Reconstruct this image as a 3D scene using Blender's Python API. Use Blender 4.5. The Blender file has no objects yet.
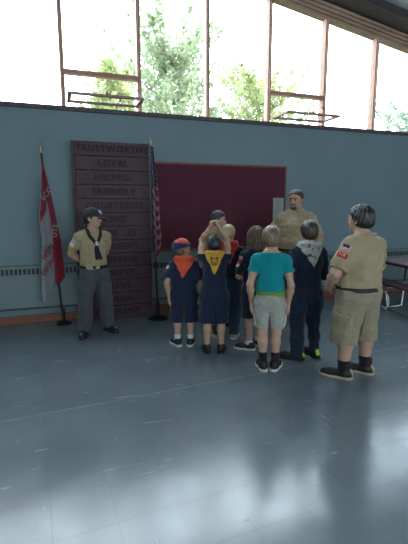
import bpy, math, random
import numpy as np
from mathutils import Vector, Matrix
random.seed(7); rng = np.random.default_rng(11)
sc = bpy.context.scene
col = sc.collection
R = math.radians

# ------------------------------------------------------------------ materials
def mat(name, c, rough=.7, var=.12, scale=9., bump=.15, bscale=90., sheen=0., spec=.4, metal=0., stretch=(1, 1, 1), sss=0.):
    m = bpy.data.materials.new(name); m.use_nodes = True
    nt = m.node_tree; n = nt.nodes; l = nt.links
    b = n['Principled BSDF']
    tc = n.new('ShaderNodeTexCoord'); mp = n.new('ShaderNodeMapping'); mp.inputs['Scale'].default_value = stretch
    l.new(tc.outputs['Object'], mp.inputs['Vector'])
    nz = n.new('ShaderNodeTexNoise'); nz.inputs['Scale'].default_value = scale; nz.inputs['Detail'].default_value = 4
    l.new(mp.outputs[0], nz.inputs['Vector'])
    cr = n.new('ShaderNodeValToRGB')
    cr.color_ramp.elements[0].position = .3; cr.color_ramp.elements[1].position = .7
    cr.color_ramp.elements[0].color = (*[x * (1 - var) for x in c], 1); cr.color_ramp.elements[1].color = (*[min(1, x * (1 + var)) for x in c], 1)
    l.new(nz.outputs['Fac'], cr.inputs['Fac']); l.new(cr.outputs['Color'], b.inputs['Base Color'])
    b.inputs['Roughness'].default_value = rough; b.inputs['Metallic'].default_value = metal
    b.inputs['Specular IOR Level'].default_value = spec
    if sheen: b.inputs['Sheen Weight'].default_value = sheen
    if sss:
        b.inputs['Subsurface Weight'].default_value = sss; b.inputs['Subsurface Radius'].default_value = (.01, .004, .002); b.inputs['Subsurface Scale'].default_value = .6
    if bump:
        n2 = n.new('ShaderNodeTexNoise'); n2.inputs['Scale'].default_value = bscale; n2.inputs['Detail'].default_value = 3
        l.new(mp.outputs[0], n2.inputs['Vector'])
        bp = n.new('ShaderNodeBump'); bp.inputs['Strength'].default_value = bump; bp.inputs['Distance'].default_value = .014
        l.new(n2.outputs['Fac'], bp.inputs['Height']); l.new(bp.outputs['Normal'], b.inputs['Normal'])
    return m
def srgb(r, g, b):
    f = lambda v: (v / 255 / 12.92) if v <= 10 else ((v / 255 + .055) / 1.055) ** 2.4
    return (f(r), f(g), f(b))
def cloth(name, c, **k):
    d = dict(rough=.85, var=.1, scale=7, bump=.7, bscale=24, sheen=.15, spec=.2); d.update(k)
    return mat(name, c, **d)

M = {}
M['skin'] = mat('skin', (.46, .27, .19), .5, .06, 14, .03, 200, sss=.08)
M['skin_tan'] = mat('skin_tan', (.40, .22, .15), .5, .06, 14, .03, 200, sss=.08)
M['lip'] = mat('lip', (.36, .14, .12), .45, .05, 14, 0)
M['eye_white'] = mat('eye_white', (.7, .68, .65), .2, .02, 9, 0)
M['iris'] = mat('iris', (.03, .02, .015), .15, .1, 9, 0)
def hair(name, c): return mat(name, c, .36, .35, 30, .5, 120, spec=.6, stretch=(1, 1, .12))
M['hair_black'] = hair('hair_black', (.012, .011, .012))
M['hair_dark'] = hair('hair_dark', (.03, .021, .016))
M['hair_brown'] = hair('hair_brown', (.10, .062, .037))
M['hair_lightbrown'] = hair('hair_lightbrown', (.17, .105, .062))
M['hair_blond'] = hair('hair_blond', (.42, .30, .17))
M['hair_grey'] = hair('hair_grey', (.03, .03, .032))
M['khaki'] = cloth('khaki_cotton', (.34, .265, .16))
M['khaki_short'] = cloth('khaki_twill', (.26, .22, .145))
M['navy'] = cloth('navy_twill', (.013, .018, .042))
M['navy_short'] = cloth('navy_short_twill', (.013, .019, .047))
M['denim'] = cloth('denim', (.022, .042, .068), scale=4, var=.25)
M['navy_pants'] = cloth('navy_pants_twill', (.012, .02, .04))
M['charcoal'] = cloth('charcoal_twill', (.062, .068, .075))
M['olive'] = cloth('olive_twill', (.07, .068, .05))
M['stone'] = cloth('stone_jersey', (.33, .32, .28), var=.15, scale=60)
M['white_cloth'] = cloth('white_cloth', (.62, .62, .6))
M['orange'] = cloth('orange_cotton', (.62, .085, .04))
M['redkerchief'] = cloth('red_cotton', (.5, .04, .03))
M['yellow'] = cloth('yellow_cotton', (.6, .33, .035))
M['kerchief_dark'] = cloth('dark_kerchief', (.015, .014, .02))
M['black_cloth'] = cloth('black_cloth', (.01, .01, .011))
M['black_belt'] = mat('black_webbing', (.01, .01, .012), .6, .1, 40, .1)
M['shoe_black'] = mat('shoe_black', (.011, .011, .013), .55, .2, 20, .1)
M['shoe_tan'] = mat('shoe_tan', (.33, .25, .17), .65, .15, 20, .1)
M['sole_white'] = mat('sole_white', (.55, .53, .48), .6, .12, 25, .05)
M['sole_tan'] = mat('sole_tan', (.42, .33, .2), .6, .12, 25, .05)
M['sole_black'] = mat('sole_black', (.014, .014, .014), .7, .12, 25, .05)
M['lime'] = mat('lime_rubber', (.45, .75, .05), .5, .05, 20, 0)
M['patch_red'] = cloth('patch_red', (.4, .02, .02), bump=.05)
M['patch_gold'] = cloth('patch_gold', (.55, .33, .05), bump=.05)
M['patch_blue'] = cloth('patch_blue', (.015, .025, .09), bump=.05)
M['cap_blue'] = cloth('cap_blue', (.016, .03, .12))
M['cap_grey'] = cloth('cap_charcoal', (.03, .034, .04))

def teal_mat():
    m = cloth('teal_jersey', (.0, .21, .235)); nt = m.node_tree; n = nt.nodes; l = nt.links
    return m
M['teal'] = teal_mat(); M['green'] = cloth('green_jersey', (.12, .24, .03))
def kerchief_mat():
    m = bpy.data.materials.new('printed_kerchief'); m.use_nodes = True; n = m.node_tree.nodes; l = m.node_tree.links; b = n['Principled BSDF']
    tc = n.new('ShaderNodeTexCoord'); v = n.new('ShaderNodeTexNoise'); v.inputs['Scale'].default_value = 22; v.inputs['Detail'].default_value = 1
    r = n.new('ShaderNodeValToRGB'); r.color_ramp.interpolation = 'CONSTANT'
    r.color_ramp.elements[0].color = (.07, .075, .085, 1); r.color_ramp.elements[1].position = .37; r.color_ramp.elements[1].color = (.42, .43, .42, 1)
    l.new(tc.outputs['Object'], v.inputs['Vector']); l.new(v.outputs['Fac'], r.inputs['Fac']); l.new(r.outputs[0], b.inputs['Base Color']); b.inputs['Roughness'].default_value = .85
    return m
M['kerchief_print'] = kerchief_mat()
def flagpatch_mat():
    m = bpy.data.materials.new('flag_patch'); m.use_nodes = True; n = m.node_tree.nodes; l = m.node_tree.links; b = n['Principled BSDF']
    tc = n.new('ShaderNodeTexCoord'); sp = n.new('ShaderNodeSeparateXYZ'); l.new(tc.outputs['Object'], sp.inputs[0])
    w = n.new('ShaderNodeMath'); w.operation = 'MULTIPLY'; w.inputs[1].default_value = 95.; l.new(sp.outputs['Z'], w.inputs[0])
    f = n.new('ShaderNodeMath'); f.operation = 'FRACT'; l.new(w.outputs[0], f.inputs[0])
    r = n.new('ShaderNodeValToRGB'); r.color_ramp.interpolation = 'CONSTANT'; r.color_ramp.elements[0].color = (.45, .03, .03, 1); r.color_ramp.elements[1].position = .5; r.color_ramp.elements[1].color = (.6, .58, .56, 1)
    l.new(f.outputs[0], r.inputs['Fac']); l.new(r.outputs[0], b.inputs['Base Color']); b.inputs['Roughness'].default_value = .8
    return m
M['patch_flag'] = flagpatch_mat()

# ------------------------------------------------------------------ mesh helpers
def mesh_np(name, v, f, smooth=True):
    me = bpy.data.meshes.new(name)
    v = np.asarray(v, np.float32); f = np.asarray(f, np.int32); k = f.shape[1]
    me.vertices.add(len(v)); me.vertices.foreach_set('co', v.ravel())
    me.loops.add(f.size); me.loops.foreach_set('vertex_index', f.ravel())
    me.polygons.add(len(f)); me.polygons.foreach_set('loop_start', np.arange(0, f.size, k, dtype=np.int32))
    me.polygons.foreach_set('use_smooth', np.full(len(f), smooth))
    me.update(calc_edges=True); me.validate()
    return me
def link(name, me, mats=None, parent=None):
    o = bpy.data.objects.new(name, me); col.objects.link(o)
    if mats is not None and me is not None:
        for m in (mats if isinstance(mats, (list, tuple)) else [mats]): me.materials.append(m)
    if parent: o.parent = parent
    return o
def tag(o, label=None, cat=None, group=None, kind=None):
    if label: o['label'] = label
    if cat: o['category'] = cat
    if group: o['group'] = group
    if kind: o['kind'] = kind
    return o
def empty(name, loc=(0, 0, 0), rz=0):
    o = bpy.data.objects.new(name, None); col.objects.link(o); o.location = loc; o.rotation_euler = (0, 0, rz); o.empty_display_size = .1
    return o
class MB:
    def __init__(s): s.v = []; s.f = []; s.m = []; s.mi = 0
    def hexa(s, p):
        b = len(s.v); s.v += [tuple(q) for q in p]
        for q in ((0, 3, 2, 1), (4, 5, 6, 7), (0, 1, 5, 4), (1, 2, 6, 5), (2, 3, 7, 6), (3, 0, 4, 7)): s.f.append([b + i for i in q]); s.m.append(s.mi)
        return s
    def box(s, x0, x1, y0, y1, z0, z1):
        return s.hexa([(x0, y0, z0), (x1, y0, z0), (x1, y1, z0), (x0, y1, z0), (x0, y0, z1), (x1, y0, z1), (x1, y1, z1), (x0, y1, z1)])
    def prism_x(s, x0, x1, y0, y1, za0, zb0, za1, zb1):   # bottom za0->zb0, top za1->zb1 as x goes x0->x1
        return s.hexa([(x0, y0, za0), (x1, y0, zb0), (x1, y1, zb0), (x0, y1, za0), (x0, y0, za1), (x1, y0, zb1), (x1, y1, zb1), (x0, y1, za1)])
    def tube(s, pts, r, n=10, closed=False, caps=True):
        pts = [Vector(p) for p in pts]; rr = r if isinstance(r, (list, tuple)) else [r] * len(pts)
        b = len(s.v); N = len(pts); up = None
        for i, p in enumerate(pts):
            a = pts[(i - 1) % N] if (closed or i) else p; c = pts[(i + 1) % N] if (closed or i < N - 1) else p
            t = (c - a).normalized()
            if up is None: up = t.orthogonal().normalized()
            up = (up - t * up.dot(t)).normalized(); w = t.cross(up)
            for k in range(n):
                an = 2 * math.pi * k / n; s.v.append(tuple(p + (up * math.cos(an) + w * math.sin(an)) * rr[i]))
        for i in range(N if closed else N - 1):
            for k in range(n):
                j = (i + 1) % N
                s.f.append([b + i * n + k, b + i * n + (k + 1) % n, b + j * n + (k + 1) % n, b + j * n + k]); s.m.append(s.mi)
        if caps and not closed:
            s.f.append([b + k for k in range(n)][::-1]); s.f.append([b + (N - 1) * n + k for k in range(n)]); s.m += [s.mi] * 2
        return s
    def lathe(s, prof, c=(0, 0, 0), n=24):
        b = len(s.v)
        for r, z in prof:
            for k in range(n):
                a = 2 * math.pi * k / n; s.v.append((c[0] + r * math.cos(a), c[1] + r * math.sin(a), c[2] + z))
        for i in range(len(prof) - 1):
            for k in range(n): s.f.append([b + i * n + k, b + i * n + (k + 1) % n, b + (i + 1) * n + (k + 1) % n, b + (i + 1) * n + k]); s.m.append(s.mi)
        s.f.append([b + k for k in range(n)][::-1]); s.f.append([b + (len(prof) - 1) * n + k for k in range(n)]); s.m += [s.mi] * 2
        return s
    def build(s, name, mats, parent=None, bevel=0, smooth=False, loc=None):
        me = bpy.data.meshes.new(name); v = s.v
        if loc is not None: v = [(a - loc[0], b - loc[1], c - loc[2]) for a, b, c in v]
        me.from_pydata(v, [], s.f); me.update()
        for p, mi in zip(me.polygons, s.m): p.material_index = mi; p.use_smooth = smooth
        o = link(name, me, mats, parent)
        if loc is not None and parent is None: o.location = loc
        if bevel:
            md = o.modifiers.new('bevel', 'BEVEL'); md.width = bevel; md.segments = 2; md.limit_method = 'ANGLE'
        return o
def text(name, body, size, m, parent=None, loc=(0, 0, 0), rot=(R(90), 0, 0), ext=.002, align='CENTER', sx=1., bold=0.):
    cu = bpy.data.curves.new(name, 'FONT'); cu.body = body; cu.size = size; cu.extrude = ext; cu.align_x = align; cu.align_y = 'CENTER'; cu.offset = bold
    cu.space_character = 1.15; cu.resolution_u = 3
    t = bpy.data.objects.new(name, cu); col.objects.link(t)
    me = bpy.data.meshes.new_from_object(t); bpy.data.objects.remove(t); me.materials.clear()
    o = link(name, me, m, parent); o.location = loc; o.rotation_euler = rot; o.scale = (sx, 1, 1)
    return o

# ------------------------------------------------------------------ distance-field mesher
class Fld:
    def __init__(s, lo, hi, v):
        s.lo = np.array(lo, float); s.v = v
        n = np.ceil((np.array(hi) - s.lo) / v).astype(int) + 1
        s.ax = [(s.lo[i] + v * np.arange(n[i])).astype(np.float32) for i in range(3)]
        s.d = np.full(n, 1., np.float32)
    def sl(s, lo, hi):
        out = []
        for i in range(3):
            a = max(0, int((lo[i] - s.lo[i]) / s.v)); b = min(len(s.ax[i]), int((hi[i] - s.lo[i]) / s.v) + 2)
            if b <= a: return None
            out.append(slice(a, b))
        return tuple(out)
    def co(s, q): return s.ax[0][q[0]][:, None, None], s.ax[1][q[1]][None, :, None], s.ax[2][q[2]][None, None, :]
    def xyz(s): return s.co((slice(None),) * 3)
    def uni(s, q, dn, k):
        a = s.d[q]
        if k <= 0: s.d[q] = np.minimum(a, dn); return
        h = np.clip(.5 + .5 * (a - dn) / k, 0, 1); s.d[q] = a * (1 - h) + dn * h - k * h * (1 - h)
    def cap(s, a, b, ra, rb, k=.01):
        a = np.array(a, float); b = np.array(b, float); g = max(ra, rb) + k + .03
        q = s.sl(np.minimum(a, b) - g, np.maximum(a, b) + g)
        if q is None: return
        X, Y, Z = s.co(q); ab = b - a; L = max(ab @ ab, 1e-9)
        t = np.clip(((X - a[0]) * ab[0] + (Y - a[1]) * ab[1] + (Z - a[2]) * ab[2]) / L, 0, 1)
        d = np.sqrt((X - a[0] - t * ab[0]) ** 2 + (Y - a[1] - t * ab[1]) ** 2 + (Z - a[2] - t * ab[2]) ** 2) - (ra + (rb - ra) * t)
        s.uni(q, d.astype(np.float32), k)
    def chain(s, pts, rs, k=.01):
        for i in range(len(pts) - 1): s.cap(pts[i], pts[i + 1], rs[i], rs[i + 1], k)
    def elld(s, c, r, Rm=None, k=.01):
        c = np.array(c, float); r = np.array(r, float); g = max(r) + k + .03
        q = s.sl(c - g, c + g)
        if q is None: return None, None
        X, Y, Z = s.co(q); x, y, z = X - c[0], Y - c[1], Z - c[2]
        if Rm is not None:
            m = np.array(Rm)   # world = m @ local
            x, y, z = x * m[0, 0] + y * m[1, 0] + z * m[2, 0], x * m[0, 1] + y * m[1, 1] + z * m[2, 1], x * m[0, 2] + y * m[1, 2] + z * m[2, 2]
        k0 = np.sqrt((x / r[0]) ** 2 + (y / r[1]) ** 2 + (z / r[2]) ** 2); k1 = np.sqrt((x / r[0] ** 2) ** 2 + (y / r[1] ** 2) ** 2 + (z / r[2] ** 2) ** 2) + 1e-6
        return q, (k0 * (k0 - 1) / k1).astype(np.float32)
    def ell(s, c, r, Rm=None, k=.01):
        q, d = s.elld(c, r, Rm, k)
        if q is not None: s.uni(q, d, k)
    def ell_cut(s, c, r, Rm=None, k=.006):
        q, d = s.elld(c, r, Rm, k)
        if q is None: return
        a = s.d[q]; dn = -d; h = np.clip(.5 - .5 * (a - dn) / k, 0, 1); s.d[q] = a * (1 - h) + dn * h + k * h * (1 - h)
    def loft(s, sec, k=.01, ease=0., zlo=None, zhi=None):
        sec = np.array(sec, float)   # z cx cy rx ry
        za, zb = sec[0, 0], sec[-1, 0]
        if zlo is None: zlo = za
        if zhi is None: zhi = zb
        g = k + .03 + ease; mr = max(sec[:, 3].max(), sec[:, 4].max()) + g + abs(sec[:, 1:3]).max()
        q = s.sl((-mr, -mr, zlo - g), (mr, mr, zhi + g))
        if q is None: return
        X, Y, Z = s.co(q); z = np.clip(s.ax[2][q[2]], zlo, zhi)
        # smooth interpolation of the sections
        zz = np.linspace(za, zb, 200); A = [np.interp(zz, sec[:, 0], sec[:, i]) for i in range(1, 5)]
        w = np.hanning(31); w /= w.sum(); A = [np.convolve(np.pad(a, 15, 'edge'), w, 'valid') for a in A]
        cx, cy, rx, ry = [np.interp(z, zz, a)[None, None, :] for a in A]; rx = rx + ease; ry = ry + ease
        x = X - cx; y = Y - cy; k0 = np.sqrt((x / rx) ** 2 + (y / ry) ** 2); k1 = np.sqrt((x / rx ** 2) ** 2 + (y / ry ** 2) ** 2) + 1e-6
        d = k0 * (k0 - 1) / k1; d = np.where(k0 < .05, -np.minimum(rx, ry), d); d = np.maximum(d, np.maximum(zlo - Z, Z - zhi))
        s.uni(q, d.astype(np.float32), k)
    def cut(s, e): s.d = np.maximum(s.d, e).astype(np.float32)      # keep where e<0
    def below(s, z): s.cut(s.ax[2][None, None, :] - z)
    def above(s, z): s.cut(z - s.ax[2][None, None, :])
    def plane(s, p, n):
        X, Y, Z = s.xyz(); s.cut((X - p[0]) * n[0] + (Y - p[1]) * n[1] + (Z - p[2]) * n[2])
    def folds(s, amp, f, seed, st=(1, 1, 1)):
        r = np.random.default_rng(seed); X, Y, Z = s.xyz(); X, Y, Z = X * st[0], Y * st[1], Z * st[2]; t = 0
        wx = .35 * np.sin(Z * f * .4 + r.uniform(0, 6)) + .35 * np.sin(Y * f * .5 + r.uniform(0, 6))
        for i in range(4):
            v = r.normal(size=3); v /= np.linalg.norm(v); ff = f * r.uniform(.6, 1.5)
            t = t + np.sin((X * v[0] + Y * v[1] + Z * v[2]) * ff + wx * 3 + r.uniform(0, 6))
        s.d = (s.d + amp * .5 * t).astype(np.float32)
    def mesh(s, name, origin=None):
        d = s.d; d = np.pad(d, 1, constant_values=1.); lo = s.lo - s.v
        S = d < 0; nx, ny, nz = d.shape
        cnt = np.zeros((nx - 1, ny - 1, nz - 1), np.int8)
        off = [(i, j, k) for i in (0, 1) for j in (0, 1) for k in (0, 1)]
        for i, j, k in off: cnt += S[i:nx - 1 + i, j:ny - 1 + j, k:nz - 1 + k]
        act = np.argwhere((cnt > 0) & (cnt < 8)); idx = np.full(cnt.shape, -1, np.int32); idx[act[:, 0], act[:, 1], act[:, 2]] = np.arange(len(act))
        c = [d[act[:, 0] + o[0], act[:, 1] + o[1], act[:, 2] + o[2]] for o in off]
        pos = np.zeros((len(act), 3)); nn = np.zeros(len(act))
        for a in range(8):
            for b in range(a + 1, 8):
                df = [off[b][i] - off[a][i] for i in range(3)]
                if sum(map(abs, df)) != 1: continue
                m = (c[a] < 0) != (c[b] < 0); t = np.where(m, c[a] / np.where(m, c[a] - c[b], 1), 0)
                p = np.array(off[a])[None] + t[:, None] * np.array(df)[None]; pos[m] += p[m]; nn[m] += 1
        v = lo + s.v * (act + pos / nn[:, None]); F = []
        for ax in range(3):
            u, w = [(1, 2), (2, 0), (0, 1)][ax]
            a = [slice(1, -1)] * 3; b = [slice(1, -1)] * 3; a[ax] = slice(0, -1); b[ax] = slice(1, None)
            A = S[tuple(a)]; B = S[tuple(b)]; e = np.argwhere(A != B)
            if not len(e): continue
            ins = A[e[:, 0], e[:, 1], e[:, 2]]; o = np.ones(3, int); o[ax] = 0; g = e + o
            def at(du, dw):
                h = g.copy(); h[:, u] += du; h[:, w] += dw; return idx[h[:, 0], h[:, 1], h[:, 2]]
            qd = np.stack([at(-1, -1), at(0, -1), at(0, 0), at(-1, 0)], 1); qd[~ins] = qd[~ins][:, ::-1]; F.append(qd)
        if not F: return None
        F = np.concatenate(F); F = F[(F >= 0).all(1)]
        if origin is not None: v = v - np.array(origin)
        return mesh_np(name, v, F)

def rotm(yaw, pitch=0., roll=0.):   # yaw>0 turns right (clockwise from above); pitch>0 looks up
    return np.array(Matrix.Rotation(-yaw, 3, 'Z') @ Matrix.Rotation(pitch, 3, 'X') @ Matrix.Rotation(roll, 3, 'Y'))
V = lambda *a: np.array(a, float)
def unit(a): a = np.array(a, float); return a / np.linalg.norm(a)

# ------------------------------------------------------------------ people
class Person:
    def __init__(p, loc, th, S, hh, skin='skin', sw=.118, chest=(.092, .066), belly=(.086, .062), hip=(.09, .066), limb=.86, arms=None, feet=None, yaw=0, pitch=0, roll=0, bf=0., shrug=0., hw=1., hf=.012):
        p.S = S; p.hh = hh; p.skin = M[skin]; p.loc = loc; p.th = th; p.limb = limb; p.hw = hw
        p.chin = S - hh; p.zs = p.chin - .056 * S + shrug; p.sw = sw * S
        c, b, h = [tuple(S * q for q in t) for t in (chest, belly, hip)]
        bf *= S
        p.tor = [(.44 * S, 0, 0, h[0] * .72, h[1] * .8), (.475 * S, 0, 0, h[0] * .98, h[1] * .96), (.52 * S, 0, bf * .4, h[0] * 1.0, h[1]), (.60 * S, 0, bf, b[0], b[1]), (.68 * S, 0, bf * .7, (b[0] + c[0]) / 2, (b[1] + c[1]) / 2),
                 (.74 * S, 0, bf * .2, c[0], c[1]), (p.zs - .012 * S, 0, -.004 * S, c[0] * .93, c[1] * .80), (p.zs + .020 * S, 0, -.008 * S, c[0] * .60, c[1] * .62), (p.zs + .040 * S, 0, -.008 * S, .048 * S, .044 * S), (p.zs + .055 * S, 0, -.008 * S, .042 * S, .040 * S)]
        p.headp = V(0, hf * S, p.chin + .12 * hh); p.Rh = rotm(yaw, pitch, roll)
        # legs
        ir = math.cos(th), math.sin(th)
        p.feet = {}; p.toe = {}
        for sd, (wx, wy, t) in feet.items():
            dx, dy = wx - loc[0], wy - loc[1]
            p.feet[sd] = V(dx * ir[0] - dy * ir[1], dx * ir[1] + dy * ir[0], 0); p.toe[sd] = t - th
        p.hipj = {-1: V(-.052 * S * (hip[0] / .09), 0, .50 * S), 1: V(.052 * S * (hip[0] / .09), 0, .50 * S)}
        p.leg = {}
        for sd in (-1, 1):
            an = p.feet[sd] + V(0, 0, .05 * S); h_ = p.hipj[sd]; t = p.toe[sd]
            kn = (an + h_) / 2 + V(math.sin(t), math.cos(t), 0) * .012 * S; kn[2] = .275 * S
            p.leg[sd] = (h_, kn, an)
        p.arm = {}
        for sd in (-1, 1):
            a = arms[sd]; sh = V(sd * p.sw, -.004 * S, p.zs - .018 * S)
            if 'sh' in a: sh = sh + V(*a['sh']) * S
            w = V(*a['w']) * S; hint = unit(a.get('hint', (sd * .6, -1, -.2)))
            l1, l2 = .168 * S, .15 * S; dv = w - sh; D = np.linalg.norm(dv)
            if D > (l1 + l2) * .995: w = sh + dv / D * (l1 + l2) * .995; dv = w - sh; D = np.linalg.norm(dv)
            ca = (l1 * l1 + D * D - l2 * l2) / (2 * l1 * D); u = dv / D; h2 = unit(hint - u * (hint @ u))
            el = sh + u * l1 * ca + h2 * l1 * math.sqrt(max(0, 1 - ca * ca))
            f = unit(a['f']) if 'f' in a else unit(w - el)
            n = np.array(a.get('n', (-sd, 0, 0)), float); n = unit(n - f * (n @ f))
            p.arm[sd] = dict(sh=sh, el=el, w=w, f=f, n=n, curl=a.get('curl', .5), thumb=a.get('thumb', 1))
        p.parts = []
    # --- primitives reused by the body and by the clothes
    def torso(p, F, ease=0., zlo=None, zhi=None, k=.02): F.loft(p.tor, k, ease, zlo, zhi)
    def shoulder(p, F, ease=0.):
        S = p.S; L = p.limb
        for sd in (-1, 1):
            sh = p.arm[sd]['sh']; F.cap(V(sd * .03 * S, -.006 * S, p.zs + .012 * S), sh - V(sd * .012 * S, 0, .006 * S), .034 * S + ease * .7, .034 * S * L + ease * .7, .03 * S)
    def armp(p, F, sd, ease=0., e2=None, upto=2., k=.02):
        a = p.arm[sd]; S = p.S; L = p.limb; e2 = ease if e2 is None else e2
        m1 = (a['sh'] + a['el']) / 2; m2 = a['el'] + (a['w'] - a['el']) * .3
        pts = [a['sh'], m1, a['el'], m2, a['w']]; rs = [.034 * S * L, .0315 * S * L, .0255 * S * L, .0265 * S * L, .018 * S * L]
        n = 4 if upto >= 2 else 2
        for i in range(n): F.cap(pts[i], pts[i + 1], rs[i] + ease + (e2 - ease) * i / n, rs[i + 1] + ease + (e2 - ease) * (i + 1) / n, k * S)
    def legp(p, F, sd, ease=0.):
        h, kn, an = p.leg[sd]; S = p.S; L = p.limb
        mid = (h + kn) / 2; cf = kn + (an - kn) * .3 - V(math.sin(p.toe[sd]), math.cos(p.toe[sd]), 0) * .008 * S
        F.chain([h, mid, kn, cf, an], [.062 * S * L + ease, .055 * S * L + ease, .039 * S * L + ease, .038 * S * L + ease, .026 * S * L + ease], .02 * S)
    def hp(p, q): return p.headp + p.Rh @ (np.array(q, float) * p.hh - V(0, 0, .12 * p.hh))
    def head(p, F):
        hh = p.hh; H = p.hp; Rm = p.Rh; r = lambda *a: np.array(a) * hh; w = p.hw
        F.ell(H((0, -.03, .62)), r(.365 * w, .45, .38), Rm, .02)
        F.ell(H((0, .12, .36)), r(.29 * w, .29, .33), Rm, .03)
        F.ell(H((0, .25, .13)), r(.17 * w, .14, .12), Rm, .03)
        for sd in (-1, 1): F.ell_cut(H((sd * .15, .44, .51)), r(.085, .06, .06), Rm, .012)
        F.cap(H((0, .385, .52)), H((0, .475, .36)), .035 * hh, .055 * hh, .014); F.ell(H((0, .43, .345)), r(.085, .06, .05), Rm, .012)
        F.ell(H((0, .365, .225)), r(.105, .05, .03), Rm, .012); F.ell(H((0, .37, .175)), r(.09, .045, .03), Rm, .012)
        for sd in (-1, 1):
            F.ell(H((sd * .365 * w, -.03, .45)), r(.035, .085, .13), Rm @ rotm(sd * -.35), .006); F.ell_cut(H((sd * .40 * w, -.01, .46)), r(.02, .045, .075), Rm @ rotm(sd * -.35), .004)
        F.cap(V(0, -.01 * p.S, p.zs), H((0, -.06, .22)), .043 * p.S * (1 + .6 * (p.limb - 1)), .037 * p.S * (1 + .6 * (p.limb - 1)), .025)
    def hand(p, F, sd):
        a = p.arm[sd]; S = p.S; hl = .108 * S; w, f, n = a['w'], a['f'], a['n']; s = np.cross(n, f) * sd * a['thumb']   # towards the thumb side
        for o in (-.2, 0., .2): F.cap(w + s * o * .5 * hl, w + f * .42 * hl + s * o * 1.15 * hl, .105 * hl, .095 * hl, .008)
        for i, (o, ln) in enumerate(zip((-.27, -.09, .09, .27), (.40, .50, .54, .47))):
            b = w + f * .44 * hl + s * o * hl; c1 = a['curl'] * .8; c2 = a['curl'] * 1.9
            d1 = unit(f * math.cos(c1) + n * math.sin(c1) + s * o * .25); d2 = unit(f * math.cos(c2) + n * math.sin(c2) + s * o * .2); d3 = unit(f * math.cos(c2 * 1.3) + n * math.sin(c2 * 1.3))
            q1 = b + d1 * ln * hl * .45; q2 = q1 + d2 * ln * hl * .32; q3 = q2 + d3 * ln * hl * .23
            F.chain([b, q1, q2, q3], [.068 * hl, .062 * hl, .057 * hl, .05 * hl], .003)
        b = w + f * .12 * hl + s * .2 * hl; q1 = b + unit(f * .7 + s * .75 + n * .25) * .24 * hl; q2 = q1 + unit(f + s * .15 + n * .4) * .24 * hl
        F.chain([b, q1, q2], [.085 * hl, .072 * hl, .055 * hl], .005)
    def bounds(p):
        P = [p.arm[s][k] for s in (-1, 1) for k in ('sh', 'el', 'w')] + [p.arm[s]['w'] + p.arm[s]['f'] * .13 * p.S for s in (-1, 1)] + [p.feet[s] for s in (-1, 1)]
        P = np.array(P + [V(0, .12, p.S), V(0, -.1, p.S), V(max(t[3] for t in p.tor), max(t[2] + t[4] for t in p.tor), .5), -V(max(t[3] for t in p.tor), max(t[4] for t in p.tor), -.5)])
        m = .09 * p.S; lo = P.min(0) - m; hi = P.max(0) + m
        lo[0] = min(lo[0], -.16 * p.S); hi[0] = max(hi[0], .16 * p.S); lo[1] = min(lo[1], -.15 * p.S); hi[1] = max(hi[1], .17 * p.S); lo[2] = 0
        return lo, hi
    def body(p, label, v=.0048):
        lo, hi = p.bounds(); F = Fld(lo, hi, v)
        p.torso(F); p.shoulder(F)
        for sd in (-1, 1):
            p.armp(F, sd); p.legp(F, sd); an = p.leg[sd][2]; t = p.toe[sd]; dr = V(math.sin(t), math.cos(t), 0)
            F.cap(an, p.feet[sd] + V(0, 0, .035 * p.S) - dr * .02 * p.S, .026 * p.S, .024 * p.S, .015); F.cap(p.feet[sd] + V(0, 0, .034 * p.S), p.feet[sd] + dr * .095 * p.S + V(0, 0, .026 * p.S), .024 * p.S, .017 * p.S, .015)
        p.head(F)
        for sd in (-1, 1): p.hand(F, sd)
        o = link('person', F.mesh('person'), p.skin); o.location = (*p.loc, 0); o.rotation_euler = (0, 0, -p.th); tag(o, label, 'person'); p.o = o
        # eyes, brows, lips
        for sd in (-1, 1):
            b = MB(); c = p.hp((sd * .15, .378, .51)); r = .044 * p.hh
            me = link('eye', sphere(r), [M['eye_white'], M['iris']], o); me.location = c; me.rotation_euler = Matrix(p.Rh.tolist()).to_euler()
        F = p.grid(p.hp((0, .4, .2)), (.14 * p.hh,) * 3, .0018); F.ell(p.hp((0, .385, .222)), np.array((.10, .04, .018)) * p.hh, p.Rh, .002); F.ell(p.hp((0, .39, .19)), np.array((.085, .04, .02)) * p.hh, p.Rh, .002)
        link('lips', F.mesh('lips'), M['lip'], o)
        return o
    def grid(p, c, h, v): c = np.array(c); h = np.array(h); return Fld(c - h, c + h, v)
    def add(p, name, F, m, parent=None):
        me = F.mesh(name)
        if me is None: print('EMPTY', name); return None
        return link(name, me, m, parent or p.o)
    def brows(p, m):
        for sd in (-1, 1):
            F = p.grid(p.hp((sd * .15, .42, .6)), (.14 * p.hh,) * 3, .002)
            F.chain([p.hp((sd * .07, .425, .585)), p.hp((sd * .15, .415, .61)), p.hp((sd * .235, .36, .59))], [.018 * p.hh, .02 * p.hh, .012 * p.hh], .002); p.add('eyebrow', F, m)
    # --- garments
    def shirt_f(p, F, ease, hem, sl, sease):
        S = p.S; p.torso(F, ease, zlo=hem, k=.03 * S); p.shoulder(F, ease * 1.25)
        for sd in (-1, 1): p.armp(F, sd, ease * .75, sease, 2 if sl > 1 else 1)
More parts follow.
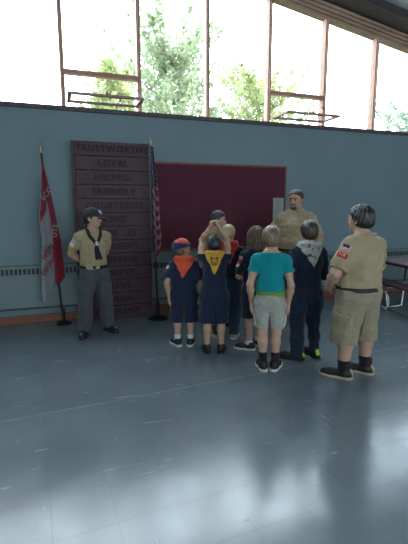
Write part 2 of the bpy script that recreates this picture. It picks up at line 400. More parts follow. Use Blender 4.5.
    def shirt(p, name, m, ease=.012, hem=.47, sl=.6, sease=.018, amp=.004, seed=1, freq=34, neck=.0, split=None, m2=None):
        S = p.S; p.sp = (ease, hem * S, sl, sease); lo, hi = p.bounds(); lo[2] = hem * S - .05; F = Fld(lo, hi, .0065); X, Y, Z = F.xyz()
        p.torso(F, ease, zlo=hem * S, k=.03 * S); p.shoulder(F, ease * 1.25); hol = []
        for sd in (-1, 1):     # sleeves, cut square and open at the end
            a = p.arm[sd]; G = Fld(lo, hi, F.v); p.armp(G, sd, ease * .75, sease, 2 if sl > 1 else 1)
            u = unit(a['el'] - a['sh']) if sl <= 1 else unit(a['w'] - a['el']); q = a['sh'] + u * np.linalg.norm(a['el'] - a['sh']) * sl if sl <= 1 else a['el'] + u * np.linalg.norm(a['w'] - a['el']) * (sl - 1)
            al = (X - q[0]) * u[0] + (Y - q[1]) * u[1] + (Z - q[2]) * u[2]
            if sl > 1:
                o_ = (a['el'] + a['sh']) / 2; r2 = (X - q[0]) ** 2 + (Y - q[1]) ** 2 + (Z - q[2]) ** 2; al = np.where(r2 < (.1 * S) ** 2, al, -.05)
            hol.append((G.d.copy(), al)); G.d = np.maximum(G.d, al).astype(np.float32)
            F.uni((slice(None),) * 3, G.d, .022 * S)
        p.sfold = lambda Q: (Q.folds(amp, freq, seed, (1, 1, .7)), Q.folds(amp * .45, freq * 2.2, seed + 50, (1, 1, .6))); p.sfold(F)
        for gd, al in hol: F.d = np.maximum(F.d, -np.maximum(np.maximum(gd + .006 - amp, -al - .03), al - .03)).astype(np.float32)
        # neck opening
        r = np.sqrt(X ** 2 + (Y + .008 * S) ** 2); F.d = np.maximum(F.d, np.minimum(p.zs + .034 * S + neck * S + .15 * Y * -1 - Z, .2) * -1).astype(np.float32)
        F.above(hem * S)
        F.d = np.maximum(F.d, -np.maximum(F.d + .010, Z - hem * S - .04)).astype(np.float32)
        if split:
            G = Fld(lo, hi, F.v); G.d = F.d.copy(); G.below(split * S); F.above(split * S); p.add('hem_band', G, m2)
        p.shirt_o = p.add(name, F, m); return p.shirt_o
    def collar(p, m, r=.012):
        S = p.S; F = Fld((-.1 * S, -.12 * S, p.zs - .02), (.1 * S, .13 * S, p.zs + .11 * S), .004)
        z = p.zs + .045 * S; a = (1 + .6 * (p.limb - 1)); n = 16; e = .052 * S * a
        pts = [V(e * math.sin(t), -.012 * S - e * math.cos(t), z + .006 * S * math.cos(t)) for t in np.linspace(-2.75, 2.75, n)]
        F.chain(pts, [r] * n, .004)
        F.chain([pts[0], pts[0] + V(-.02 * S, .012 * S, -.035 * S)], [r, r * .5], .004); F.chain([pts[-1], pts[-1] + V(.02 * S, .012 * S, -.035 * S)], [r, r * .5], .004)
        return p.add('collar', F, m)
    def pants_f(p, F, ease, waist, rk, rh):
        S = p.S; p.torso(F, ease, zhi=waist, k=.03 * S)
        for sd in (-1, 1):
            h, kn, an = p.leg[sd]; mid = (h + kn) / 2
            L = p.limb; e = max(ease, .010) + p.pamp
            rr = [max(.062 * S * max(L, .95), .062 * S * L) + e, max(rk + (.057 * S * L + ease - rk) * .45, .055 * S * L + e), max(rk, .039 * S * L + e), max(rk + (rh - rk) * .5, .037 * S * L + e), max(rh, .026 * S * L + e)]
            F.chain([h - V(0, 0, .015 * S), mid, kn, (kn + an) / 2 - V(math.sin(p.toe[sd]), math.cos(p.toe[sd]), 0) * .004 * S, an - V(0, 0, .03 * S)], rr, .025 * S)
    def pants(p, name, m, ease=.012, waist=.54, hem=.25, rk=.07, rh=.06, amp=.005, seed=3, freq=30, st=(1, 1, .5)):
        S = p.S; p.pamp = amp; p.pp = (ease, waist * S, rk, rh); lo, hi = p.bounds(); hi[2] = waist * S + .05; F = Fld(lo, hi, .0065)
        p.pants_f(F, *p.pp); p.pfold = lambda Q: (Q.folds(amp, freq, seed, st), Q.folds(amp * .45, freq * 2.3, seed + 50, st)); p.pfold(F)
        X, Y, Z = F.xyz(); zc = (.425 + (.02 if rk > .1 else 0)) * S; zk = [p.leg[q][1] for q in (-1, 1)]; za = [p.leg[q][2] for q in (-1, 1)]
        xm = np.interp(Z, [za[0][2], zk[0][2], .5 * S], [(za[0][0] + za[1][0]) / 2, (zk[0][0] + zk[1][0]) / 2, 0]); F.d = np.maximum(F.d, np.where(Z < zc, np.minimum(.012, .10 * (zc - Z)) - abs(X - xm), -.1)).astype(np.float32)
        F.above(hem * S); F.below(waist * S); Z = F.ax[2][None, None, :]
        F.d = np.maximum(F.d, -np.maximum(F.d + .016, Z - hem * S - .05)).astype(np.float32)
        p.pants_o = p.add(name, F, m); return p.pants_o
    def decal(p, name, m, which, c, axes, half, t=.005, v=.003, parent=None, shape=None, inset=.004):
        """thin piece lying on a garment: box (centre c, axes u,v,w) cut out of a shell over the garment's surface"""
        c = np.array(c, float); A = [unit(a) for a in axes]; h = sum(abs(A[i]) * half[i] for i in range(3)) + .012
        F = Fld(c - h, c + h, v)
        (p.shirt_f if which == 's' else p.pants_f)(F, *(p.sp if which == 's' else p.pp))
        (p.sfold if which == 's' else p.pfold)(F)
        X, Y, Z = F.xyz(); q = [(X - c[0]) * a[0] + (Y - c[1]) * a[1] + (Z - c[2]) * a[2] for a in A]
        d = np.maximum(F.d - t, -F.d - inset)
        if shape is None:
            for i in range(3): d = np.maximum(d, abs(q[i]) - half[i])
        else: d = np.maximum(np.maximum(d, shape(*q)), abs(q[2]) - half[2])
        F.d = d.astype(np.float32); return p.add(name, F, m, parent)
    def surf(p, which, o, d):
        """point where a ray from o along d meets the garment"""
        o = np.array(o, float); d = unit(d); t = 0
        F0 = None
        for _ in range(200):
            q = o + d * t; F = Fld(q - .002, q + .002, .002); (p.shirt_f if which == 's' else p.pants_f)(F, *(p.sp if which == 's' else p.pp)); (p.sfold if which == 's' else p.pfold)(F)
            if F.d.min() > 0: break
            t += .004
        return o + d * t
    def belt(p, m, z=None, buckle=None, ease=.006):
        S = p.S; z = z or p.pp[1]; lo, hi = p.bounds(); F = Fld((lo[0], lo[1], z - .04), (hi[0], hi[1], z + .04), .005); p.torso(F, p.pp[0]); p.pfold(F)
        Z = F.ax[2][None, None, :]; d = np.maximum(F.d - .012, -F.d - .008); F.d = np.maximum(d, abs(Z - z) - .018).astype(np.float32)
        b = p.add('belt', F, m)
        if buckle is not None:
            G = p.grid((0, p.tor[2][2] + p.tor[2][4] + p.pp[0] + .012, z), (.04, .04, .03), .003); X, Y, Z = G.xyz(); c = p.tor[2][2] + p.tor[2][4] + p.pp[0] + .012
            G.d = np.maximum(np.maximum(abs(X) - .024, abs(Y - c) - .008), abs(Z - z) - .018).astype(np.float32); p.add('buckle', G, buckle, b)
    def kerchief(p, m, drop=.14, wid=.115, ang=0., ring=.017, tails=False, mt=None):
        """neckerchief: a roll round the neck and a triangle hanging on the back"""
        S = p.S; lo, hi = p.bounds(); F = Fld((lo[0], lo[1], p.zs - .26 * S), (hi[0], hi[1], p.zs + .11 * S), .0048); p.shirt_f(F, *p.sp); p.sfold(F); ds = F.d.copy(); X, Y, Z = F.xyz()
        sx = X - ang * (p.zs - Z); zt = p.zs + .05 * S; dep = (zt - Z) / (drop * S + .05 * S)
        tri = np.maximum(abs(sx) - wid * S * (1 - dep), Z - zt - .0) * .7
        F.d = np.maximum(np.maximum(tri, np.maximum(ds - .010, -ds - .006)), Y - .0).astype(np.float32)
        n = 18; e = .058 * S; pts = [V(e * 1.12 * math.sin(t), -.014 * S - e * math.cos(t) * (1 if math.cos(t) > 0 else 1.15), p.zs + .047 * S + .006 * S * math.cos(t) - (.05 * S * max(0, -math.cos(t)))) for t in np.linspace(-math.pi, math.pi, n)]
        F.chain(pts, [ring * S] * n, .012)
        F.folds(.003, 60, 5)
        return p.add('neckerchief', F, m)
    def hair(p, m, seed=1, long=False, vol=1., short=False, amp=.0035, fringe=.80, nape=.2):
        hh = p.hh; c = p.hp((0, -.05, .6)); h = .75 * hh; F = Fld(c - h - V(0, 0, .5 * hh if long else 0), c + h, .005)
        t = .05 * vol; r = lambda *a: np.array(a) * hh
        F.ell(p.hp((0, -.035, .635)), r(.37 * p.hw + t, .455 + t, .385 + t * 1.3), p.Rh, .02); F.ell(p.hp((0, -.18, .40)), r(.30 * p.hw + t, .28 + t, .28), p.Rh, .03)
        X, Y, Z = F.xyz(); q = p.headp - p.Rh @ V(0, 0, .12 * hh); x, y, z = X - q[0], Y - q[1], Z - q[2]; m_ = p.Rh
        lx, ly, lz = [(x * m_[0, i] + y * m_[1, i] + z * m_[2, i]) / hh for i in range(3)]
        line = np.interp(ly, [-.5, -.12, .0, .06, .13, .28, .36], [nape, nape, nape + .12, .42, .55, .72, fringe])
        F.cut((line - lz) * hh * .8)
        if long:
            P = lambda *a: p.hp(a)
            for a in np.linspace(-2.0, 2.0, 9):
                sx, sy = math.sin(a), -math.cos(a)
                F.chain([P(.30 * sx, .30 * sy - .05, .62), P(.37 * sx, .36 * sy - .06, .25), P(.38 * sx, .38 * sy - .08, -.05), P(.33 * sx, .34 * sy - .10, -.30 + .04 * math.sin(a * 7))], [.16 * hh, .12 * hh, .10 * hh, .05 * hh], .02)
        ang = np.arctan2(lx, -ly + .0); rr = np.random.default_rng(seed)
        st = np.sin(ang * 23 + 3 * np.sin(lz * 5 + rr.uniform(0, 6)) + rr.uniform(0, 6)) + .7 * np.sin(ang * 37 + 2 * np.sin(lz * 8 + 1) + lz * 4) + .6 * np.sin(lx * 40 + 4 * np.sin(ly * 9)) * (lz > .8)
        F.d = (F.d + amp * .5 * st).astype(np.float32)
        return p.add('hair', F, m)
    def cap(p, m, brim, front=None, logo=None, pop=1.):
        hh = p.hh; H = p.hp; Rm = p.Rh; r = lambda *a: np.array(a) * hh; c = H((0, .05, .7)); h = .95 * hh
        F = Fld(c - h, c + h, .005); F.ell(H((0, -.03, .68)), r(.43 * p.hw, .52, .42 * pop), Rm, .01); q = p.headp - Rm @ V(0, 0, .12 * hh)
        X, Y, Z = F.xyz(); x, y, z = X - q[0], Y - q[1], Z - q[2]; lx, ly, lz = [(x * Rm[0, i] + y * Rm[1, i] + z * Rm[2, i]) / hh for i in range(3)]
        F.cut((.62 - .06 * ly - lz + .1 * (ly < -.3) * 0) * hh); F.d = (F.d + .0025 * np.cos(np.arctan2(lx, ly + .03) * 6) ** 20).astype(np.float32)
        if front:
            G = Fld(c - h, c + h, .005); G.d = F.d.copy(); e = (.83 - .5 * ly - lz) * hh; G.cut(np.maximum(e, (.70 - lz) * hh)); F.cut(-np.maximum(e, (.70 - lz) * hh))
        o = p.add('cap', F, m)
        if front: p.add('front_panel', G, front, o)
        B = Fld(c - h, c + h, .0045); d = np.maximum(np.sqrt(lx ** 2 + ((ly - .36) / 1.15) ** 2) * 1. - .38, abs(lz - (.66 - .55 * lx ** 2 - .1 * (ly - .4))) - .03) * hh
        k = np.sqrt((lx / .40) ** 2 + ((ly + .03) / .49) ** 2) - 1; B.d = np.maximum(d, -k * hh * .4).astype(np.float32); p.add('brim', B, brim, o)
        b = p.grid(H((0, -.03, .68 + .42 * pop)), (.05, .05, .05), .003); b.ell(H((0, -.03, .685 + .42 * pop)), r(.045, .045, .03), Rm, 0); p.add('button', b, m, o)
        if logo:
            L = p.grid(H((.0, .47, .83)), (.35 * hh,) * 3, .0035); L.ell(H((0, -.03, .68)), r(.43 * p.hw, .52, .42 * pop), Rm, .01); X, Y, Z = L.xyz(); x, y, z = X - q[0], Y - q[1], Z - q[2]; lx, ly, lz = [(x * Rm[0, i] + y * Rm[1, i] + z * Rm[2, i]) / hh for i in range(3)]
            L.d = np.maximum(np.maximum(L.d - .005, -L.d - .003), np.maximum(np.maximum(abs(lx + .0) - .10, abs(lz - .84) - .09), -ly) * hh).astype(np.float32); p.add('emblem', L, logo, o)
        return o
    def shoes(p, m, sole, collar=.075, ms=None, lace=None, accent=None, sock=None, sock_top=.16, scale=1.):
        S = p.S; L = (.16 * S + .015) * scale
        for sd in (-1, 1):
            F = Fld((-.08, -.10, 0), (.08, .26, .24), .0048); wv = .034 * (L / .22)
            F.cap((0, -.14 * L, .045), (0, -.05 * L, .05), wv, wv, .01); F.cap((0, -.06 * L, .05), (0, -.07 * L, collar + .02), wv, wv * .98 * 1.06, .012)
            F.cap((0, 0, .048), (0, .38 * L, .034), wv, wv * .98, .03); F.cap((.004 * sd * -1, .38 * L, .03), (.006 * -sd, .60 * L, .026), wv * 1.12, wv * .86, .015)
            F.below(collar + .03); F.above(.012)
            sh = p.add('shoe', F, m); sh.location = p.feet[sd]; sh.rotation_euler = (0, 0, -p.toe[sd])
            G = Fld((-.08, -.12, 0), (.08, .28, .05), .0045); X, Y, Z = G.xyz()
            pts = [(0, -.15 * L, wv * 1.12), (0, .1 * L, wv * 1.05), (-.004 * sd, .38 * L, wv * 1.3), (-.006 * sd, .62 * L, wv * 1.0)]; e = None
            for (ax, ay, ar), (bx, by, br) in zip(pts, pts[1:]):
                t = np.clip(((X - ax) * (bx - ax) + (Y - ay) * (by - ay)) / ((bx - ax) ** 2 + (by - ay) ** 2), 0, 1); d = np.sqrt((X - ax - t * (bx - ax)) ** 2 + (Y - ay - t * (by - ay)) ** 2) - (ar + (br - ar) * t); e = d if e is None else np.minimum(e, d)
            G.d = np.maximum(e + 0 * Z, np.maximum(.001 - Z, Z - .026)).astype(np.float32); me = G.mesh('sole'); me.transform(Matrix.Translation((0, 0, -.001))); link('sole', me, sole, sh)
            if lace:
                T = MB()
                for j in range(4):
                    y = (.10 + .085 * j) * L; z = .092 - .0105 * j; T.tube([(-.024, y, z - .012), (0, y + .004, z), (.024, y, z - .012)], .003, 6)
                T.build('laces', lace, sh, smooth=True)
            if accent:
                A = Fld((-.07, -.10, .02), (.07, .06, .12), .004); A.cap((0, -.14 * L, .045), (0, -.05 * L, .05), wv, wv, .01); A.cap((0, -.06 * L, .05), (0, -.07 * L, collar + .02), wv, wv * 1.04, .012); X, Y, Z = A.xyz()
                A.d = np.maximum(np.maximum(A.d - .004, -A.d - .003), np.maximum(np.maximum(abs(X) - .02, Y + .03 * L), abs(Z - .068) - .03)).astype(np.float32); p.add('heel_tab', A, accent, sh)
            if sock:
                h, kn, an = p.leg[sd]; G = Fld(np.minimum(kn, p.feet[sd]) - .1, np.maximum(kn, p.feet[sd]) + .1, .0055); p.legp(G, sd, .005); G.cap(an, p.feet[sd] + V(0, 0, .04 * S), .0255 * S + .005, .026 * S, .01); G.below(sock_top * S); G.above(.04); p.add('sock', G, sock)
def sphere(r):
    v = []; f = []; n = 12; mi = []
    for i in range(n + 1):
        a = math.pi * i / n
        for j in range(16):
            b = 2 * math.pi * j / 16; v.append((r * math.sin(a) * math.cos(b), r * math.cos(a), r * math.sin(a) * math.sin(b)))
    for i in range(n):
        for j in range(16): f.append((i * 16 + j, i * 16 + (j + 1) % 16, (i + 1) * 16 + (j + 1) % 16, (i + 1) * 16 + j)); mi.append(1 if i < 4 else 0)
    me = bpy.data.meshes.new('eye'); me.from_pydata(v, [], f)
    for p, k in zip(me.polygons, mi): p.material_index = k; p.use_smooth = True
    return me

# ------------------------------------------------------------------ room materials
def nodes(m): m.use_nodes = True; return m.node_tree.nodes, m.node_tree.links, m.node_tree.nodes['Principled BSDF']
M['wall'] = mat('painted_wall_blue', (.155, .215, .24), .55, .05, 1.5, .05, 60, spec=.3)
M['wall_plain'] = mat('painted_wall_cream', (.52, .53, .52), .7, .04, 1.5, .05, 60)
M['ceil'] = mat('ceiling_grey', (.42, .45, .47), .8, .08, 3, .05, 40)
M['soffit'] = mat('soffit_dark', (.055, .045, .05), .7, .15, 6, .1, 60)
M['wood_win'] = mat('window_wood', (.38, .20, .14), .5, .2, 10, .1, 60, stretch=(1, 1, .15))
M['wood_hdr'] = mat('header_wood', (.42, .27, .19), .5, .2, 10, .1, 60, stretch=(.15, 1, 1))
M['sill'] = mat('sill_wood', (.08, .06, .065), .6, .2, 8, .1, 60)
M['base'] = mat('baseboard_wood', (.21, .075, .04), .5, .25, 6, .08, 60, stretch=(.2, 1, 1))
M['heater'] = mat('heater_enamel', (.15, .20, .205), .5, .05, 3, .04, 60)
M['heater_dark'] = mat('heater_slot', (.03, .04, .045), .7, .1, 10, 0)
M['pipe'] = mat('pipe_dark', (.035, .06, .07), .5, .1, 10, 0)
M['board'] = mat('maroon_plank', (.062, .026, .038), .6, .22, 5, .12, 50, stretch=(.25, 1, 1))
M['board_letter'] = mat('letter_dark', (.018, .009, .014), .7, .1, 10, 0)
M['pin'] = mat('maroon_felt', (.095, .024, .038), .85, .08, 4, .08, 220, spec=.15)
M['frame_wood'] = mat('frame_wood', (.15, .045, .025), .5, .2, 8, .06, 60)
M['paper'] = mat('paper', (.34, .34, .34), .85, .05, 4, .02, 60)
M['ink'] = mat('ink', (.08, .08, .09), .8, .1, 10, 0)
M['metal'] = mat('chrome_tube', (.62, .64, .66), .28, .05, 10, 0, metal=1.)
M['metal_dark'] = mat('dark_metal', (.012, .012, .014), .45, .1, 10, 0, metal=.5)
M['pole_wood'] = mat('pole_wood', (.05, .03, .02), .45, .2, 8, .05, 60)
M['brass'] = mat('brass', (.40, .32, .18), .3, .1, 10, 0, metal=1.)
M['flag_red'] = cloth('flag_red', (.20, .012, .026), rough=.6); M['flag_white'] = cloth('flag_white', (.21, .205, .22), rough=.65); M['flag_navy'] = cloth('flag_navy', (.015, .018, .05), rough=.6)
M['emblem_brown'] = cloth('emblem_brown', (.07, .045, .02)); M['fringe'] = cloth('flag_fringe', (.30, .25, .13))
M['table_top'] = mat('laminate_pink', (.30, .19, .20), .3, .08, 12, 0)
M['table_edge'] = mat('edge_black', (.015, .014, .016), .5, .1, 10, 0)
M['bench_top'] = mat('laminate_maroon', (.055, .018, .026), .4, .1, 10, 0)
M['bark'] = mat('bark', (.26, .22, .17), .9, .3, 6, .6, 20)
M['lawn'] = mat('lawn_green', (.13, .15, .09), .9, .3, 2, .3, 30)

def floor_mat():
    m = bpy.data.materials.new('vinyl_tile_floor'); n, l, b = nodes(m); N = n.new
    tc = N('ShaderNodeTexCoord'); P = tc.outputs['Object']
    def noise(s, d=4, st=(1, 1, 1), dist=0.):
        mp = N('ShaderNodeMapping'); mp.inputs['Scale'].default_value = st; l.new(P, mp.inputs[0]); z = N('ShaderNodeTexNoise'); z.inputs['Scale'].default_value = s; z.inputs['Detail'].default_value = d; z.inputs['Distortion'].default_value = dist; l.new(mp.outputs[0], z.inputs['Vector']); return z.outputs['Fac']
    def ramp(x, a, c, ca, cb):
        r = N('ShaderNodeValToRGB'); r.color_ramp.elements[0].position = a; r.color_ramp.elements[1].position = c; r.color_ramp.elements[0].color = ca; r.color_ramp.elements[1].color = cb; l.new(x, r.inputs[0]); return r.outputs[0]
    def mth(op, x, y):
        k = N('ShaderNodeMath'); k.operation = op
        for i, q in enumerate((x, y)):
            if isinstance(q, (int, float)): k.inputs[i].default_value = q
            else: l.new(q, k.inputs[i])
        return k.outputs[0]
    mp = N('ShaderNodeMapping'); mp.inputs['Rotation'].default_value = (0, 0, R(-3)); l.new(P, mp.inputs[0])
    br = N('ShaderNodeTexBrick'); br.offset = 0; br.inputs['Scale'].default_value = 1; br.inputs['Brick Width'].default_value = .3048; br.inputs['Row Height'].default_value = .3048; br.inputs['Mortar Size'].default_value = .0016; br.inputs['Mortar Smooth'].default_value = .3
    br.inputs['Color1'].default_value = (.93, .93, .93, 1); br.inputs['Color2'].default_value = (1.07, 1.07, 1.07, 1); br.inputs['Mortar'].default_value = (.82, .82, .82, 1); l.new(mp.outputs[0], br.inputs['Vector'])
    base = ramp(noise(1.3, 6), .3, .7, (.11, .14, .16, 1), (.15, .182, .205, 1))
    mx = N('ShaderNodeMix'); mx.data_type = 'RGBA'; mx.blend_type = 'MULTIPLY'; mx.inputs[0].default_value = .8; l.new(base, mx.inputs[6]); l.new(br.outputs['Color'], mx.inputs[7])
    sc1 = ramp(noise(3.2, 2, (1, 9, 1), 1.2), .70, .735, (0, 0, 0, 1), (1, 1, 1, 1)); sc2 = ramp(noise(4.1, 2, (8, 1, 1), 1.0), .72, .745, (0, 0, 0, 1), (1, 1, 1, 1))
    scr = mth('MAXIMUM', sc1, sc2)
    mx2 = N('ShaderNodeMix'); mx2.data_type = 'RGBA'; l.new(mth('MULTIPLY', scr, .045), mx2.inputs[0]); l.new(mx.outputs[2], mx2.inputs[6]); mx2.inputs[7].default_value = (.32, .36, .40, 1)
    l.new(mx2.outputs[2], b.inputs['Base Color'])
    ro = N('ShaderNodeMapRange'); ro.inputs[1].default_value = .3; ro.inputs[2].default_value = .7; ro.inputs[3].default_value = .15; ro.inputs[4].default_value = .26; l.new(noise(2.2, 5, (1, 1, 1), .8), ro.inputs[0])
    l.new(mth('ADD', ro.outputs[0], mth('MULTIPLY', scr, .12)), b.inputs['Roughness']); b.inputs['Specular IOR Level'].default_value = .62
    # seam ridge running across the floor, its glint painted into the colour
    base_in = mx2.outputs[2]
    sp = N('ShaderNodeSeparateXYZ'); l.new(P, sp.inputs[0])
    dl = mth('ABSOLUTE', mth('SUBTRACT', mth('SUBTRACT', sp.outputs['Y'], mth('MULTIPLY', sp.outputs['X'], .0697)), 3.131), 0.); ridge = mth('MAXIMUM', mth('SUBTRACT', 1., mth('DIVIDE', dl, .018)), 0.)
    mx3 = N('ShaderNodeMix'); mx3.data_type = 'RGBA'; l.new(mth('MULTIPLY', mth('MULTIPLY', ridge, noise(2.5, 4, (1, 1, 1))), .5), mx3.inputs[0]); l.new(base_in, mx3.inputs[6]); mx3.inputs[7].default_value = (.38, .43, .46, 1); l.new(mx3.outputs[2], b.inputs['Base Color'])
    hgt = mth('ADD', mth('ADD', mth('MULTIPLY', noise(2.6, 2), .08), mth('MULTIPLY', br.outputs['Fac'], -.035)), mth('ADD', mth('MULTIPLY', ridge, .12), mth('MULTIPLY', scr, .012)))
    bp = N('ShaderNodeBump'); bp.inputs['Strength'].default_value = .35; bp.inputs['Distance'].default_value = .02; l.new(hgt, bp.inputs['Height']); l.new(bp.outputs[0], b.inputs['Normal'])
    return m
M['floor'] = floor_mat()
def glass_mat():
    m = bpy.data.materials.new('window_glass'); m.use_nodes = True; n = m.node_tree.nodes; l = m.node_tree.links; n.clear()
    t = n.new('ShaderNodeBsdfTransparent'); t.inputs[0].default_value = (.97, .985, .98, 1); g = n.new('ShaderNodeBsdfGlossy'); g.inputs['Roughness'].default_value = .02
    f = n.new('ShaderNodeFresnel'); f.inputs[0].default_value = 1.35; x = n.new('ShaderNodeMixShader'); o = n.new('ShaderNodeOutputMaterial'); ge = n.new('ShaderNodeNewGeometry'); iv = n.new('ShaderNodeMath'); iv.operation = 'SUBTRACT'; iv.inputs[0].default_value = 1.; l.new(ge.outputs['Backfacing'], iv.inputs[1]); mu = n.new('ShaderNodeMath'); mu.operation = 'MULTIPLY'; l.new(f.outputs[0], mu.inputs[0]); l.new(iv.outputs[0], mu.inputs[1]); l.new(mu.outputs[0], x.inputs[0]); l.new(t.outputs[0], x.inputs[1]); l.new(g.outputs[0], x.inputs[2]); l.new(x.outputs[0], o.inputs[0]); return m
M['glass'] = glass_mat()
def leaf_mat(name, c):
    m = bpy.data.materials.new(name); m.use_nodes = True; n = m.node_tree.nodes; l = m.node_tree.links; b = n['Principled BSDF']; o = n['Material Output']
    tc = n.new('ShaderNodeTexCoord'); z = n.new('ShaderNodeTexNoise'); z.inputs['Scale'].default_value = 1.6; l.new(tc.outputs['Object'], z.inputs[0]); r = n.new('ShaderNodeValToRGB'); r.color_ramp.elements[0].position = .35; r.color_ramp.elements[1].position = .65
    r.color_ramp.elements[0].color = (*[q * .8 for q in c], 1); r.color_ramp.elements[1].color = (*[min(1, q * 1.25) for q in c], 1); l.new(z.outputs[0], r.inputs[0]); l.new(r.outputs[0], b.inputs['Base Color']); b.inputs['Roughness'].default_value = .6
    t = n.new('ShaderNodeBsdfTranslucent'); l.new(r.outputs[0], t.inputs[0]); x = n.new('ShaderNodeMixShader'); x.inputs[0].default_value = .5; l.new(b.outputs[0], x.inputs[1]); l.new(t.outputs[0], x.inputs[2]); l.new(x.outputs[0], o.inputs[0]); return m
M['leaf'] = leaf_mat('leaf_green', (.33, .385, .24)); M['leaf2'] = leaf_mat('leaf_yellowgreen', (.36, .40, .19)); M['leaf3'] = leaf_mat('leaf_bluegreen', (.28, .36, .27))

# ------------------------------------------------------------------ room shell
D = 5.81; XL, XR, YB = -2.80, 8.09, -5.2
zl = lambda x: 4.545 - .155 * (x - 3.3)          # underside of the raked header
SILL = 2.79; CT = .32
def struct(o, label, cat): return tag(o, label, cat, kind='structure')
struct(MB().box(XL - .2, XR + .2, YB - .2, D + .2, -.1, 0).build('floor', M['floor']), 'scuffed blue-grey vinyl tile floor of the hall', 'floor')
struct(MB().box(XL, XR, D, D + .2, 0, SILL - .03).build('wall_back', M['wall']), 'pale blue painted wall under the high windows', 'wall')
def sidewall(name, x0, x1, label):
    z = zl(x0) + CT - .0; z1 = zl(x1) + CT
    return struct(MB().prism_x(x0, x1, YB, D + .2, 0, 0, z, z1).build(name, M['wall_plain']), label, 'wall')
sidewall('wall_left', XL - .2, XL, 'plain side wall at the left end of the hall'); sidewall('wall_right', XR, XR + .2, 'plain side wall at the right end of the hall')
RZ0, RZ1, RX0, RX1 = .9, 3.5, -2.3, 7.6
w = MB(); w.box(XL - .2, XR + .2, YB - .2, YB, 0, RZ0).prism_x(XL - .2, XR + .2, YB - .2, YB, RZ1, RZ1, zl(XL - .2) + CT, zl(XR + .2) + CT).box(XL - .2, RX0, YB - .2, YB, RZ0, RZ1).box(RX1, XR + .2, YB - .2, YB, RZ0, RZ1)
struct(w.build('wall_rear', M['wall_plain']), 'plain rear wall with a long window opening', 'wall')
struct(MB().prism_x(XL - .2, XR + .2, YB - .2, D + .2, zl(XL - .2) + CT, zl(XR + .2) + CT, zl(XL - .2) + CT + .15, zl(XR + .2) + CT + .15).build('ceiling', M['ceil']), 'grey raked ceiling over the hall', 'ceiling')
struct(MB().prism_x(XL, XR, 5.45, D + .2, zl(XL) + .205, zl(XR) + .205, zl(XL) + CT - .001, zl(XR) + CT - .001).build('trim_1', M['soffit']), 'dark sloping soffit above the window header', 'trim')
h = MB()
for i in range(4): h.prism_x(XL, XR, D - .03 + .022 * (3 - i), D + .16, zl(XL) + .05 * i + .001, zl(XR) + .05 * i + .001, zl(XL) + .05 * i + .044, zl(XR) + .05 * i + .044)
h.prism_x(XL, XR, D + .045, D + .15, zl(XL) + .001, zl(XR) + .001, zl(XL) + .203, zl(XR) + .203)
struct(h.build('trim_2', M['wood_hdr'], bevel=.004), 'stepped wooden header sloping along the window tops', 'trim')
struct(MB().box(XL, XR, D - .035, D + .2, SILL - .03, SILL + .025).build('trim_3', M['sill'], bevel=.006), 'dark wooden sill running along all the high windows', 'trim')
struct(MB().box(XL, XR, D - .022, D - .0005, .0, .105).build('baseboard_back', M['base'], bevel=.004), 'orange-brown wooden baseboard along the blue wall', 'baseboard')
mx = [.17 + .99 * k for k in range(-3, 9)]; mw = .026
for i, x in enumerate(mx):
    if not XL < x - .05 or not x + .05 < XR: continue
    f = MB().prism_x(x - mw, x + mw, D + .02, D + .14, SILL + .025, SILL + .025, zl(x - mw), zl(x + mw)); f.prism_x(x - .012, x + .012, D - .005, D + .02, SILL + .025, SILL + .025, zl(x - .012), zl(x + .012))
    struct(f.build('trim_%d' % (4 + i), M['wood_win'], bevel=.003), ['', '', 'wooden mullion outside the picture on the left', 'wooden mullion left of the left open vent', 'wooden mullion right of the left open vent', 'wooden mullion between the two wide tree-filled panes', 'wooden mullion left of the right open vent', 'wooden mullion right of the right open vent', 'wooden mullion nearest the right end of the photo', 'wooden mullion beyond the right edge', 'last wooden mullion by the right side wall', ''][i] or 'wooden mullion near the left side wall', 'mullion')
wn = 0
edges = [XL] + [x for x in mx if XL < x - .05 and x + .05 < XR] + [XR]
wl = ['window bay against the left side wall', 'window bay second from the left side wall', 'tall empty sky window at the left edge of the photo', 'window with the left open vent and pale tree', 'wide window right of the left open vent, full of tree', 'window left of the right open vent, tree low in it', 'window with the right open vent', 'tall empty sky window right of the right open vent', 'window with a bit of tree at the far right edge', 'window bay second from the right side wall', 'window bay against the right side wall']
wl = wl[-(len(edges) - 1):] if len(edges) - 1 <= len(wl) else wl
